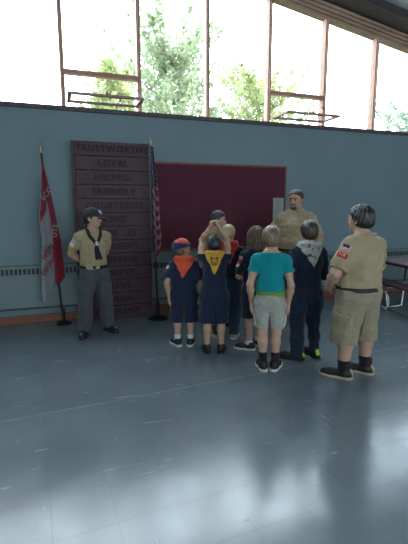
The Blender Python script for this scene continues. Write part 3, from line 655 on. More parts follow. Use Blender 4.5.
for i, (a, b) in enumerate(zip(edges, edges[1:])):
    a2 = a + (mw if i else 0); b2 = b - (mw if i < len(edges) - 2 else 0); wn += 1
    g = empty('window_%d' % wn, (a2, D + .08, SILL + .025)); struct(g, wl[i], 'window')
    vent = abs(a - .17) < .01 or abs(a - 4.13 + .99) < .01
    L = (a2, D + .08, SILL + .025); z0 = SILL + .025; y = D + .08
    if vent:
        zt = SILL + .44
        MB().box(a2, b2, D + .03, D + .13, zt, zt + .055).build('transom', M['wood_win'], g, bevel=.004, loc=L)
        MB().prism_x(a2, b2, y - .003, y + .003, zt + .055, zt + .055, zl(a2), zl(b2)).build('glass_pane', M['glass'], g, loc=L)
        # hopper sash hinged on the sill, tipped into the room
        W = b2 - a2 - .02; Hs = .44; s = MB(); t = .028
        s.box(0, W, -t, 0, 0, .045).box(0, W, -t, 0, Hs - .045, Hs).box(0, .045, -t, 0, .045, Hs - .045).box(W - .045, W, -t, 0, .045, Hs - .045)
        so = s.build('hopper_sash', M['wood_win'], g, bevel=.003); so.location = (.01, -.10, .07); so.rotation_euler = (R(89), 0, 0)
        MB().box(.045, W - .045, -t / 2 - .003, -t / 2 + .003, .045, Hs - .045).build('sash_pane', M['glass'], so)
        MB().box(W * .5 - .02, W * .5 + .02, 0, .014, Hs - .05, Hs - .01).box(W * .5 - .008, W * .5 + .008, .012, .045, Hs - .036, Hs - .022).build('latch', M['metal_dark'], so, bevel=.002)
        for q in (.0, W + .0):
            MB().tube([(q + .01, -.03, .30), (q + .01, -.10 - .24, .0 + .085)], .006, 6).build('stay_arm', M['metal_dark'], g)
    else:
        MB().prism_x(a2, b2, y - .003, y + .003, z0, z0, zl(a2), zl(b2)).build('glass_pane', M['glass'], g, loc=L)
g = empty('window_%d' % (wn + 1), (RX0, YB - .1, RZ0)); struct(g, 'long window in the rear wall behind the photographer', 'window')
f = MB(); Lr = (RX0, YB - .1, RZ0)
for k in range(7):
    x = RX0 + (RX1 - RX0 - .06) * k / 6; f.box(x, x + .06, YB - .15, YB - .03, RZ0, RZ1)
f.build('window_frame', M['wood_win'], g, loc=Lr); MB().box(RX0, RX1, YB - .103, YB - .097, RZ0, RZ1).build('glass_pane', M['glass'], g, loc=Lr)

# heater along the foot of the back wall
he = empty('baseboard_heater', (2.6, D, .21)); tag(he, 'long teal enamel convector heater along the foot of the back wall', 'heater')
L = (2.6, D, .21); HX0, HX1 = XL + .05, XR - .05
MB().box(HX0, HX1, D - .10, D - .001, .225, .655).build('cover', M['heater'], he, bevel=.006, loc=L)
MB().box(HX0, HX1, D - .105, D - .001, .755, .78).box(HX0, HX1, D - .088, D - .001, .655, .755).build('top_rail', M['heater'], he, loc=L)
gr = MB(); x = HX0 + .02
while x < HX1 - .06: gr.box(x, x + .034, D - .092, D - .086, .668, .742); x += .052
gr.build('grille', M['heater_dark'], he, loc=L)
MB().box(HX0, HX1, D - .112, D - .002, .205, .224).build('bottom_rail', M['pipe'], he, loc=L)

# the maroon law board
B0, B1, BY = .225, 1.235, D - .15
bo = empty('plank_board', ((B0 + B1) / 2, BY, 0)); tag(bo, 'tall maroon board of thirteen lettered planks standing against the blue wall', 'board'); L = ((B0 + B1) / 2, BY, 0)
MB().box(B0, B0 + .05, BY, BY + .035, .0, 2.37).box(B1 - .05, B1, BY, BY + .035, 0, 2.37).box(B0 + .1, B0 + .15, BY, BY + .03, 0, 2.3).build('backing_posts', M['board'], bo, loc=L)
words = ['TRUSTWORTHY', 'LOYAL', 'HELPFUL', 'FRIENDLY', 'COURTEOUS', 'KIND', 'PACK 185', 'OBEDIENT', 'CHEERFUL', 'THRIFTY', 'BRAVE', 'CLEAN', 'REVERENT']
PH = 2.375 / 13
for i, wd in enumerate(words):
    zt = 2.375 - PH * i; d = .0 if i == 0 else random.uniform(.03, .055); e = random.uniform(-.012, .006)
    p_ = MB().box(B0 + d, B1 + e, BY - .026 - random.uniform(0, .006), BY - .001, zt - PH + .005, zt - .002).build('plank', M['board'], bo, bevel=.004, loc=L)
    BYL = -.034
    text('lettering', wd, .118, M['board_letter'], p_, loc=(.015, BYL, zt - PH / 2), ext=.003, sx=min(.98, .86 / (.08 * len(wd))), bold=.003)

# pin board and notice
b = empty('pin_board', (2.36, D, .9)); tag(b, 'wide maroon felt pin board in a thin wooden frame on the wall', 'board'); L = (2.36, D, .9)
P0, P1, Q0, Q1 = 1.29, 3.45, .895, 2.165
MB().box(P0 + .03, P1 - .03, D - .02, D - .001, Q0 + .03, Q1 - .03).build('felt_panel', M['pin'], b, loc=L)
MB().box(P0, P1, D - .034, D - .001, Q1 - .03, Q1).box(P0, P1, D - .034, D - .001, Q0, Q0 + .035).box(P0, P0 + .03, D - .034, D - .001, Q0 + .035, Q1 - .03).box(P1 - .03, P1, D - .034, D - .001, Q0 + .035, Q1 - .03).build('frame', M['frame_wood'], b, bevel=.003, loc=L)
pp = MB().box(3.23, 3.415, D - .0245, D - .0215, 1.12, 1.675); o = pp.build('paper_notice', M['paper'], loc=(3.33, D - .022, 1.4)); tag(o, 'tall white paper notice pinned at the right end of the maroon board', 'paper')
ln = MB()
for k in range(16): ln.box(3.255, 3.255 + random.uniform(.08, .15), D - .0253, D - .0246, 1.64 - .031 * k, 1.646 - .031 * k)
ln.build('print_lines', M['ink'], o, loc=(3.33, D - .022, 1.4))

# ------------------------------------------------------------------ flags
def drape(name, mats, n, m, fn, parent, mi, thick=.004):
    v = []; f = []; k = []
    for j in range(m + 1):
        for i in range(n + 1): v.append(fn(i / n, j / m))
    for j in range(m):
        for i in range(n): a = j * (n + 1) + i; f.append((a, a + n + 1, a + n + 2, a + 1)); k.append(mi((i + .5) / n, (j + .5) / m))
    me = bpy.data.meshes.new(name); me.from_pydata(v, [], f)
    for p, q in zip(me.polygons, k): p.material_index = q; p.use_smooth = True
    o = link(name, me, mats, parent); md = o.modifiers.new('t', 'SOLIDIFY'); md.thickness = thick; md.offset = 0
    return o
def interp(t, tab): return float(np.interp(t, [a for a, _ in tab], [b for _, b in tab]))
FX, FY = .02, 5.60
fl = empty('flag_pole', (FX, FY, 0)); tag(fl, 'red and white troop flag drooping from a tilted pole in a floor stand', 'flag')
MB().lathe([(.10, 0), (.10, .012), (.05, .03), (.022, .05), (.020, .20), (.016, .21)], n=28).build('base', M['metal_dark'], fl, smooth=True)
T = Vector((-.155, 0, 2.20)); MB().tube([(0, 0, .02), tuple(T)], .0125, 10).build('pole', M['pole_wood'], fl, smooth=True)
fi = MB().lathe([(.010, 0), (.014, .01), (.006, .03), (.013, .06), (.010, .09), (.002, .16)], (T.x, T.y, T.z - .01), 12); fi.tube([(T.x - .035, 0, T.z + .03), (T.x + .03, 0, T.z + .045)], .005, 6); fi.build('finial', M['brass'], fl, smooth=True)
# z from 2.03 down; outline in metres relative to the pole base
def lflag(u, v):
    z = 2.06 - v * (interp(u, [(0, 1.72), (.14, 1.74), (.28, 1.66), (.55, 1.50), (.66, 1.52), (1, 1.44)]))
    pole = -.155 * z / 2.2
    xl = interp(z, [(.3, -.245), (.8, -.235), (1.15, -.205), (1.45, -.225), (1.7, -.185), (2.06, -.15)]); xr = interp(z, [(.5, .045), (.8, .045), (1.1, .015), (1.5, -.035), (1.8, -.092), (2.06, -.135)])
    w = xr - xl; x = xl + w * u + .004 * math.sin(9 * z + 4 * u)
    y = -.045 - .028 * math.sin(u * 11 + .8 * math.sin(2.2 * z)) * min(1, w / .12) - .02 * math.sin(u * 4.0) - .012 * math.sin(5 * z + u * 3)
    return (x, y, z)
def lmi(u, v):
    z = 2.06 - v * 1.6
    if u < .07 and v < .5: return 2
    return 1 if (u < .60 - .04 * math.sin(z * 3) and z < 1.36 + .36 * u + .02 * math.sin(u * 12)) else 0
cl = drape('flag_cloth', [M['flag_red'], M['flag_white'], M['fringe']], 90, 240, lflag, fl, lmi)
from mathutils.bvhtree import BVHTree
bvh = BVHTree.FromPolygons([v.co.copy() for v in cl.data.vertices], [tuple(p.vertices) for p in cl.data.polygons])
def ftext(body, size, m, x, y, z, ang): text('lettering', body, size, m, cl, loc=(x, y, z), rot=(R(90), R(ang), 0), ext=.004, bold=.002)
ftext('SCO', .085, M['flag_white'], -.115, -.108, 1.70, -55)
ftext('HON.', .085, M['flag_red'], -.135, -.112, .99, -58); ftext('COUNC', .07, M['flag_red'], -.140, -.112, .80, -55)
ftext('UTS', .085, M['flag_white'], -.045, -.095, 1.24, -80)

UX, UY = 1.262, 5.43
fu = empty('flag_pole', (UX, UY, 0)); tag(fu, 'furled stars and stripes flag on a dark pole right of the maroon plank board', 'flag')
MB().lathe([(.14, 0), (.14, .012), (.09, .028), (.03, .04), (.026, .10), (.022, .25), (.018, .26)], n=32).build('base', M['metal_dark'], fu, smooth=True)
MB().tube([(0, 0, .02), (-.055, 0, 2.33)], .0135, 10).build('pole', M['pole_wood'], fu, smooth=True)
MB().lathe([(.012, 0), (.018, .01), (.008, .025), (.018, .045), (.014, .075), (.002, .12)], (-.055, 0, 2.32), 12).build('finial', M['brass'], fu, smooth=True)
def uflag(u, v):
    z = 2.30 - v * interp(u, [(0, 1.46), (.4, 1.50), (.7, 1.42), (1, 1.30)]); px = -.055 * z / 2.33
    xl = px - .012; xr = px + interp(z, [(.75, .03), (.9, .05), (1.1, .088), (1.4, .07), (1.8, .058), (2.3, .022)])
    w = xr - xl
    return (xl + w * u + .003 * math.sin(8 * z), -.038 - .022 * math.sin(u * 9 + 1.2 * math.sin(2 * z)) * min(1, w / .06) - .008 * math.sin(6 * z), z)
def umi(u, v):
    if v < .30 + .09 * u:      # canton with stars
        a = (u * 3.2 + v * 18) ; b_ = v * 30 - u * 1.5
        return 1 if ((a % 1 - .5) ** 2 + (b_ % 1 - .5) ** 2 * .8) < .075 else 2
    return 0 if ((v * 10.5 - u * 1.35 + .15 * math.sin(v * 9)) % 1) < .55 else 1
drape('flag_cloth', [M['flag_red'], M['flag_white'], M['flag_navy']], 40, 260, uflag, fu, umi)

# ------------------------------------------------------------------ canteen table at the right
tb = empty('canteen_table', (5.12, 4.42, 0), R(-8)); tag(tb, 'folding canteen table with pinkish top and attached maroon benches on chrome legs', 'table')
def rbox(x0, x1, y0, y1, z0, z1): return MB().box(x0, x1, y0, y1, z0, z1)
rbox(-.38, .38, -.95, .85, .690, .705).build('tabletop', M['table_top'], tb)
rbox(-.395, .395, -.965, .865, .655, .6895).build('edge_band', M['table_edge'], tb, bevel=.006)
for sx in (-1, 1):
    rbox(sx * .56 - .125, sx * .56 + .125, -.95, .70, .408, .44).build('bench', M['bench_top'], tb, bevel=.008)
    fr = MB()
    for y in (-.55, .28): fr.tube([(sx * .56, y, .405), (sx * .50, y, .06), (sx * .50, y, .02)], .013, 8)
    fr.tube([(sx * .50, -.85, .018), (sx * .50, .62, .018)], .014, 8); fr.tube([(sx * .50, .62, .018), (sx * .52, .62, .405)], .013, 8)
    fr.build('bench_frame', M['metal'], tb, smooth=True)
for y in (-.55, .28):
    MB().tube([(-.50, y, .03), (-.25, y, .05), (-.22, y, .654)], .013, 8).tube([(.50, y, .03), (.25, y, .05), (.22, y, .654)], .013, 8).tube([(-.56, y, .33), (.56, y, .33)], .011, 8).build('leg_frame', M['metal'], tb, smooth=True)

# ------------------------------------------------------------------ outdoors
struct(MB().box(-40, 60, D + .25, 60, -.6, -.4).build('ground', M['lawn']), 'lawn outside behind the windows', 'ground')
def tree(x, y, base, top, rad, lm, nb, nl, label, seed, ls=.13):
    r = np.random.default_rng(seed); root = empty('tree', (x, y, -.4)); tag(root, label, 'tree')
    H = top + .4; MB().tube([(0, 0, 0), (.06, 0, H * .35), (-.05, .03, H * .62), (0, 0, H * .93)], [.20, .15, .09, .02], 10).build('trunk', M['bark'], root, smooth=True)
    C = []; br = MB()
    for i in range(nb):
        t = r.uniform(.30, .98); z0 = H * t * .85; an = r.uniform(0, 6.283); ln = rad * (1.05 - .5 * max(0, t - .35) / .65) * r.uniform(.55, 1.1); up_ = r.uniform(.35, 1.1)
        a = np.array([0, 0, z0]); e = a + np.array([math.cos(an) * ln, math.sin(an) * ln, min(ln * up_ + .2, H - z0 + r.uniform(-.5, .1))]); mid = (a + e) / 2 + np.array([0, 0, -.12 * ln])
        br.tube([tuple(a), tuple(mid), tuple(e)], [.035, .02, .006], 5)
        k = int(nl / nb); s = r.uniform(0, 1, k) ** .75; P = (1 - s)[:, None] ** 2 * a + (2 * s * (1 - s))[:, None] * mid + (s ** 2)[:, None] * e; C.append(P + r.normal(size=(k, 3)) * (.30 * (1.15 - s))[:, None] * np.array([1, 1, .8]))
    br.build('branches', M['bark'], root, smooth=True)
    C = np.concatenate(C); k = len(C); A = r.normal(size=(k, 3)); A /= np.linalg.norm(A, axis=1)[:, None]; B = np.cross(A, r.normal(size=(k, 3))); B /= np.linalg.norm(B, axis=1)[:, None]; sz = ls * r.uniform(.6, 1.2, (k, 1))
    vv = np.stack([C - A * sz, C + B * sz * .5, C + A * sz, C - B * sz * .5], 1).reshape(-1, 3); ff = np.arange(4 * k).reshape(-1, 4)
    link('foliage', mesh_np('foliage', vv, ff, False), lm, root)
tree(4.6, 17.5, 0, 9.3, 3.3, M['leaf'], 80, 9000, 'tall pale green tree outside the second and third bays', 3)
tree(1.7, 12.6, 0, 5.9, 1.25, M['leaf2'], 34, 2600, 'smaller yellow-green tree outside the left open vent', 5)
tree(11.2, 22, 0, 9.9, 4.0, M['leaf2'], 84, 9000, 'bushy yellow-green tree outside the bay left of the right vent', 8)
tree(18.6, 18, 0, 7.6, 3.0, M['leaf3'], 50, 5000, 'blue-green tree at the far right edge of the windows', 12)

# ------------------------------------------------------------------ light
W = bpy.data.worlds.new('World'); sc.world = W; W.use_nodes = True; n = W.node_tree.nodes; l = W.node_tree.links; bg = n['Background']
tc = n.new('ShaderNodeTexCoord'); z = n.new('ShaderNodeTexNoise'); z.inputs['Scale'].default_value = 2.2; z.inputs['Detail'].default_value = 5; l.new(tc.outputs['Generated'], z.inputs[0])
r = n.new('ShaderNodeValToRGB'); r.color_ramp.elements[0].color = (.68, .85, 1, 1); r.color_ramp.elements[1].color = (.86, .95, 1, 1); r.color_ramp.elements[0].position = .35; r.color_ramp.elements[1].position = .65; l.new(z.outputs[0], r.inputs[0]); l.new(r.outputs[0], bg.inputs[0])
sx = n.new('ShaderNodeSeparateXYZ'); l.new(tc.outputs['Generated'], sx.inputs[0]); mr = n.new('ShaderNodeMapRange'); mr.interpolation_type = 'SMOOTHSTEP'
mr.inputs[1].default_value = -.6; mr.inputs[2].default_value = .7; mr.inputs[3].default_value = 5.4; mr.inputs[4].default_value = 9.6; l.new(sx.outputs['Y'], mr.inputs[0]); l.new(mr.outputs[0], bg.inputs[1])
su = bpy.data.lights.new('sun', 'SUN'); su.energy = 4.; su.angle = R(3); su.color = (1, .95, .86); so = bpy.data.objects.new('sun', su); col.objects.link(so)
so.rotation_euler = Vector((-.85, .30, -.75)).to_track_quat('-Z', 'Y').to_euler()
def portal(name, loc, rot, sx, sy):
    a = bpy.data.lights.new(name, 'AREA'); a.shape = 'RECTANGLE'; a.size = sx; a.size_y = sy; a.cycles.is_portal = True
    o = bpy.data.objects.new(name, a); col.objects.link(o); o.location = loc; o.rotation_euler = rot
portal('front_window_portal', ((XL + XR) / 2, D + .22, 4.0), (R(-90), 0, 0), XR - XL, 2.5)
portal('rear_window_portal', ((RX0 + RX1) / 2, YB - .22, (RZ0 + RZ1) / 2), (R(90), 0, 0), RX1 - RX0, RZ1 - RZ0)

# ------------------------------------------------------------------ camera and view
cam = bpy.data.cameras.new('camera'); co = bpy.data.objects.new('camera', cam); col.objects.link(co); sc.camera = co
cam.lens = 27.07; cam.sensor_width = 36; cam.clip_start = .05; co.location = (0, 0, 1.55); co.rotation_euler = (R(90 - 9.17), 0, R(-19.7))
vs = sc.view_settings; vs.view_transform = 'Standard'; vs.look = 'None'; vs.exposure = .13; vs.gamma = 1.; vs.use_curve_mapping = False
sc.cycles.use_denoising = True; sc.cycles.max_bounces = 10; sc.cycles.diffuse_bounces = 6; sc.cycles.transparent_max_bounces = 12; sc.cycles.sample_clamp_indirect = 6.

# ------------------------------------------------------------------ the people
down = lambda sd, y=.0, x=0.: dict(w=(sd * (.140 + x), y, .475), f=(sd * .05, .12, -1), n=(-sd, .1, 0), curl=.45)
A = R
# teenager on the left in a scout shirt, facing the room
p = Person((.395, 5.035), A(165), 1.515, .215, sw=.106, chest=(.098, .068), belly=(.090, .064), hip=(.090, .066), limb=.92, yaw=A(-48), pitch=A(-2),
           arms={1: dict(w=(.03, -.115, .555), hint=(1, -.35, 0), f=(-1, 0, -.1), n=(0, -1, 0), curl=.3), -1: dict(w=(-.03, -.115, .545), hint=(-1, -.35, 0), f=(1, 0, -.1), n=(0, -1, 0), curl=.3)},
           feet={1: (.245, 4.99, A(195)), -1: (.545, 5.10, A(150))})
p.body('person in charcoal cap, khaki shirt and grey trousers before the plank board')
p.shirt('shirt', M['khaki'], ease=.016, hem=.535, sl=.88, sease=.022, amp=.007, seed=2); p.pants('trousers', M['charcoal'], ease=.014, waist=.55, hem=.035, rk=.083, rh=.072, amp=.008, seed=4)
p.belt(M['black_belt'], buckle=M['brass']); p.collar(M['khaki']); p.brows(M['hair_dark']); p.hair(M['hair_dark'], 1, vol=.6, fringe=.9); p.cap(M['cap_grey'], M['cap_grey'], logo=M['white_cloth'])
p.shoes(M['shoe_black'], M['sole_black'], collar=.12, lace=M['black_cloth'])
S = p.S
for sd in (-1, 1):   # pockets
    c = V(sd * .052 * S, .08, .69 * S); k = p.decal('pocket', M['khaki'], 's', c, ((1, 0, 0), (0, 0, 1), (0, 1, 0)), (.05, .06, .09), t=.007); p.decal('pocket_flap', M['khaki'], 's', c + V(0, 0, .045), ((1, 0, 0), (0, 0, 1), (0, 1, 0)), (.054, .018, .09), t=.013, parent=k)
a = p.arm[1]; u = unit(a['el'] - a['sh']); ax = (np.cross(u, (0, 0, 1)), u)
def sleeve(p, sd, name, m, frac, half, fw=.5, t=.005, parent=None):
    """patch on the outside of a sleeve; fw turns it from the side (0) towards the back (-) or front (+)"""
    a = p.arm[sd]; u = unit(a['el'] - a['sh']); out = unit(V(sd, fw, 0)); out = unit(out - u * (out @ u)); c = a['sh'] + (a['el'] - a['sh']) * frac + out * (.033 * p.S * p.limb + p.sp[0])
    return p.decal(name, m, 's', c, (np.cross(u, out), u, out), (*half, .09), t=t, v=.0028, parent=parent), c, u, out
sleeve(p, 1, 'flag_patch', M['patch_flag'], .18, (.032, .022), .7); sleeve(p, 1, 'council_patch', M['white_cloth'], .38, (.03, .022), .7); sleeve(p, 1, 'rank_patch', M['patch_gold'], .62, (.022, .036), .7)
sleeve(p, -1, 'shoulder_patch', M['white_cloth'], .25, (.028, .028), .6)
# neckerchief crossing the chest to a slide, with two tails
F = Fld((-.2, -.2, .6 * S), (.2, .2, p.zs + .1 * S), .0045); p.shirt_f(F, *p.sp); p.sfold(F); ds = F.d.copy(); F.d[:] = 1.
sl = V(0, .10, .735 * S)
def fy(x, z): return p.surf('s', (x, 0, z), (0, 1, 0))
def fz(x, y): return p.surf('s', (x, y, p.zs), (0, 0, 1))
for sd in (-1, 1):
    F.chain([fz(0, -.05), fz(sd * .055 * S, -.03), fz(sd * .055 * S, .01), fy(sd * .045 * S, p.zs - .005 * S), fy(sd * .012 * S, sl[2] + .02), fy(0, sl[2])], [.026, .024, .022, .02, .018, .016], .006)
    F.chain([fy(0, sl[2]), fy(-.004 - sd * .012, sl[2] - .07), fy(-.022 - sd * .022, sl[2] - .17)], [.014, .018, .022], .004)
F.d = np.maximum(F.d, np.maximum(ds - .016, -ds - .004)).astype(np.float32); nk = p.add('neckerchief', F, M['kerchief_dark'])
q = p.surf('s', (0, .0, sl[2] + .005), (0, 1, 0)); G = p.grid(q, (.05,) * 3, .003); G.cap(q + V(0, .008, .010), q + V(0, .010, -.012), .017, .016, 0); p.add('slide', G, M['white_cloth'], nk)

# cub in a blue and orange cap, back to us
p = Person((1.28, 4.225), A(16), 1.20, .197, sw=.104, yaw=A(58), pitch=A(20), arms={-1: down(-1), 1: down(1)}, feet={-1: (1.205, 4.25, A(-15)), 1: (1.345, 4.205, A(35))}, hip=(.096, .07))
p.body('person in blue cap with orange front, orange neckerchief and navy shorts, standing back to us')
p.shirt('shirt', M['navy'], ease=.018, hem=.45, sl=.9, sease=.042, amp=.006, seed=7); p.pants('shorts', M['navy_short'], ease=.014, waist=.56, hem=.235, rk=.076, rh=.09, amp=.005, seed=8)
p.collar(M['navy']); p.brows(M['hair_brown']); p.hair(M['hair_brown'], 2, vol=.5, fringe=.9, nape=.25); p.cap(M['cap_blue'], M['cap_blue'], front=M['orange'], pop=.95)
p.kerchief(M['orange'], drop=.125, wid=.105, ang=-.12, ring=.022); sleeve(p, 1, 'council_patch', M['patch_red'], .2, (.026, .02), -.6); sleeve(p, -1, 'flag_patch', M['patch_flag'], .2, (.026, .02), -.6)
p.shoes(M['shoe_black'], M['sole_white'], collar=.062, lace=M['white_cloth'], sock=M['white_cloth'], sock_top=.115)

# cub with arms raised, yellow neckerchief
p = Person((1.52, 3.925), A(21), 1.25, .19, sw=.098, shrug=.022 * 1.25, pitch=A(-14), chest=(.086, .064), arms={-1: dict(w=(-.03, .065, 1.075), hint=(-.45, 1, .1), f=(.55, .0, .85), n=(1, -.1, 0), curl=.9, sh=(-.008, 0, .035)), 1: dict(w=(.03, .05, 1.07), hint=(.45, 1, .1), f=(-.55, 0, .85), n=(-1, -.1, 0), curl=.9, sh=(.008, 0, .035))}, feet={-1: (1.448, 3.95, A(5)), 1: (1.592, 3.90, A(35))}, hip=(.094, .07))
p.body('person with both hands clasped above the head, yellow neckerchief on a navy shirt')
p.shirt('shirt', M['navy'], ease=.016, hem=.47, sl=.5, sease=.036, amp=.005, seed=17); p.pants('shorts', M['navy_short'], ease=.014, waist=.56, hem=.265, rk=.078, rh=.09, amp=.006, seed=18)
p.brows(M['hair_black']); p.hair(M['hair_black'], 3, vol=.8, nape=.1); nk = p.kerchief(M['yellow'], drop=.13, wid=.085, ring=.013)
S = p.S
def emblem(x, y, z):     # animal-head badge outline printed on the cloth
    r1 = np.abs(np.sqrt((x / .9) ** 2 + y ** 2) - .036) - .005; r2 = np.abs(np.sqrt(x ** 2 + (y + .022) ** 2) - .014) - .004
    e = np.minimum(np.sqrt((x - .015) ** 2 + (y - .012) ** 2), np.sqrt((x + .015) ** 2 + (y - .012) ** 2)) - .006; ear = np.minimum(np.sqrt((x - .03) ** 2 + (y - .038) ** 2), np.sqrt((x + .03) ** 2 + (y - .038) ** 2)) - .012
    return np.minimum(np.minimum(r1, r2), np.minimum(e, ear))
p.decal('emblem', M['emblem_brown'], 's', V(0, -.10, p.zs - .02 * S), ((1, 0, 0), (0, 0, 1), (0, 1, 0)), (.06, .06, .09), t=.0145, inset=-.004, parent=nk, shape=emblem)
p.shoes(M['shoe_black'], M['sole_black'], collar=.062, lace=M['black_cloth'], sock=M['black_cloth'], sock_top=.075)

# blond cub, red neckerchief, jeans
p = Person((1.835, 4.30), A(22), 1.34, .20, sw=.102, yaw=A(18), hip=(.088, .066), arms={-1: down(-1, .02, -.01), 1: down(1, .04, -.02)}, feet={-1: (1.735, 4.36, A(-15)), 1: (1.91, 4.28, A(40))})
p.body('person with cropped blond hair, red neckerchief, navy shirt and blue jeans')
p.shirt('shirt', M['navy'], ease=.016, hem=.50, sl=.9, sease=.03, amp=.005, seed=27); p.pants('jeans', M['denim'], ease=.010, waist=.55, hem=.045, rk=.068, rh=.062, amp=.006, seed=28)
p.collar(M['navy']); p.brows(M['hair_blond']); p.hair(M['hair_blond'], 4, vol=.25, amp=.002, nape=.36); p.kerchief(M['redkerchief'], drop=.12, wid=.10, ang=.1, ring=.022); sleeve(p, 1, 'council_patch', M['patch_red'], .2, (.026, .02), -.5)
p.shoes(M['shoe_tan'], M['sole_white'], collar=.062, lace=M['white_cloth'], sock=M['white_cloth'], sock_top=.075)

# dark-haired boy behind them, face turned to the right
p = Person((1.905, 4.83), A(168), 1.48, .205, sw=.108, yaw=A(-42), pitch=A(-4), arms={-1: down(-1), 1: down(1)}, feet={1: (1.82, 4.83, A(185)), -1: (2.00, 4.85, A(150))})
p.body('person with short black hair and khaki shirt, face seen above the clasped hands')
p.shirt('shirt', M['khaki'], ease=.016, hem=.53, sl=.88, sease=.026, amp=.005, seed=37); p.pants('trousers', M['olive'], ease=.012, waist=.55, hem=.035, rk=.075, rh=.066, amp=.006, seed=38); p.belt(M['black_belt'], buckle=M['brass']); p.collar(M['khaki']); p.brows(M['hair_black']); p.hair(M['hair_black'], 5, vol=1., fringe=.74)
p.shoes(M['shoe_black'], M['sole_black'], collar=.09, lace=M['black_cloth'])

# girl with long brown hair
p = Person((1.985, 3.895), A(6), 1.325, .20, sw=.100, hip=(.084, .064), arms={-1: dict(w=(-.105, .14, .60), hint=(-.35, -1, -.3), f=(.5, .8, .1), n=(.5, 0, -.5), curl=.5), 1: dict(w=(.13, .12, .60), hint=(.8, -.8, -.2), f=(-.5, .8, .1), n=(-.5, 0, -.5), curl=.5)}, feet={-1: (1.905, 3.86, A(-52)), 1: (2.06, 3.93, A(-20))})
p.body('person with long wavy brown hair, navy shirt and knee shorts behind the teal shirt')
p.shirt('shirt', M['navy'], ease=.015, hem=.48, sl=.9, sease=.028, amp=.005, seed=47); p.pants('shorts', M['navy_short'], ease=.010, waist=.55, hem=.27, rk=.062, rh=.066, amp=.004, seed=48)
p.collar(M['navy']); p.brows(M['hair_brown']); p.hair(M['hair_brown'], 6, long=True, amp=.010); sleeve(p, -1, 'flag_patch', M['patch_flag'], .12, (.026, .02), -.35); sleeve(p, -1, 'council_patch', M['patch_red'], .34, (.028, .018), -.35); sleeve(p, -1, 'unit_patch', M['white_cloth'], .5, (.022, .016), -.35)
p.shoes(M['shoe_black'], M['sole_white'], collar=.062, lace=M['white_cloth'], sock=M['white_cloth'], sock_top=.085)

# boy in the teal T-shirt
p = Person((1.835, 3.30), A(29), 1.36, .205, sw=.096, chest=(.084, .064), belly=(.078, .060), hip=(.080, .062), arms={-1: down(-1, .02, -.015), 1: down(1, .02, -.015)}, feet={-1: (1.785, 3.32, A(10)), 1: (1.895, 3.28, A(48))}, yaw=A(-3))
p.body('person in teal T-shirt with green hem and pale grey shorts, back to us')
p.shirt('tee_shirt', M['teal'], ease=.024, hem=.540, sl=.62, sease=.024, amp=.006, seed=57, split=.572, m2=M['green']); p.pants('shorts', M['stone'], ease=.008, waist=.58, hem=.31, rk=.072, rh=.084, amp=.006, seed=58)
p.brows(M['hair_lightbrown']); p.hair(M['hair_lightbrown'], 7, vol=1.15, nape=.06)
for sd in (-1, 1): p.decal('side_stripe', M['white_cloth'], 'p', V(sd * .11 * p.S, .01, .40 * p.S), ((0, 1, 0), (0, 0, 1), (1, 0, 0)), (.018, .11, .06), t=.004)
p.shoes(M['shoe_black'], M['sole_white'], collar=.065, lace=M['black_cloth'], sock=M['black_cloth'], sock_top=.135)

# big man at the back
p = Person((3.04, 4.82), A(226), 1.76, .245, 'skin_tan', sw=.108, chest=(.110, .086), belly=(.112, .096), hip=(.112, .088), bf=.022, limb=1.12, yaw=A(6), pitch=A(-8), hw=1.14, arms={1: dict(w=(.13, .06, .54), hint=(1, -.6, 0), f=(-.5, .7, -.5), n=(-1, .2, 0), curl=.5), -1: dict(w=(-.15, .05, .50), hint=(-1, -.7, 0), f=(.2, .4, -1), n=(1, 0, 0), curl=.5)}, feet={1: (2.93, 4.91, A(235)), -1: (3.15, 4.73, A(215))})
p.body('person, broad adult with short dark hair and goatee in khaki shirt beside the pin board')
p.shirt('shirt', M['khaki'], ease=.016, hem=.535, sl=.9, sease=.026, amp=.007, seed=67, neck=.014); p.pants('trousers', M['olive'], ease=.012, waist=.55, hem=.03, rk=.09, rh=.082, amp=.006, seed=68); p.belt(M['black_belt'], buckle=M['brass']); p.collar(M['khaki'], .014); p.brows(M['hair_black']); p.hair(M['hair_grey'], 8, vol=.35, amp=.003, fringe=.84, nape=.3)
S = p.S
for sd in (-1, 1):
    c = V(sd * .06 * S, .13, .70 * S); k = p.decal('pocket', M['khaki'], 's', c, ((1, 0, 0), (0, 0, 1), (0, 1, 0)), (.06, .07, .12), t=.007); p.decal('pocket_flap', M['khaki'], 's', c + V(0, 0, .055), ((1, 0, 0), (0, 0, 1), (0, 1, 0)), (.065, .022, .12), t=.014, parent=k)
hh = p.hh; F = p.grid(p.hp((0, .3, .16)), (.30 * hh,) * 3, .0035); F.chain([p.hp((-.12, .33, .20)), p.hp((-.07, .40, .275)), p.hp((.07, .40, .275)), p.hp((.12, .33, .20))], [.03 * hh, .036 * hh, .036 * hh, .03 * hh], .004)
for sd in (-1, 1): F.chain([p.hp((sd * .125, .335, .20)), p.hp((sd * .10, .34, .09)), p.hp((0, .37, .06))], [.036 * hh, .065 * hh, .085 * hh], .012)
F.folds(.0012, 260, 3)
p.add('goatee', F, M['hair_grey'])
p.shoes(M['shoe_black'], M['sole_black'], collar=.09, lace=M['black_cloth'])

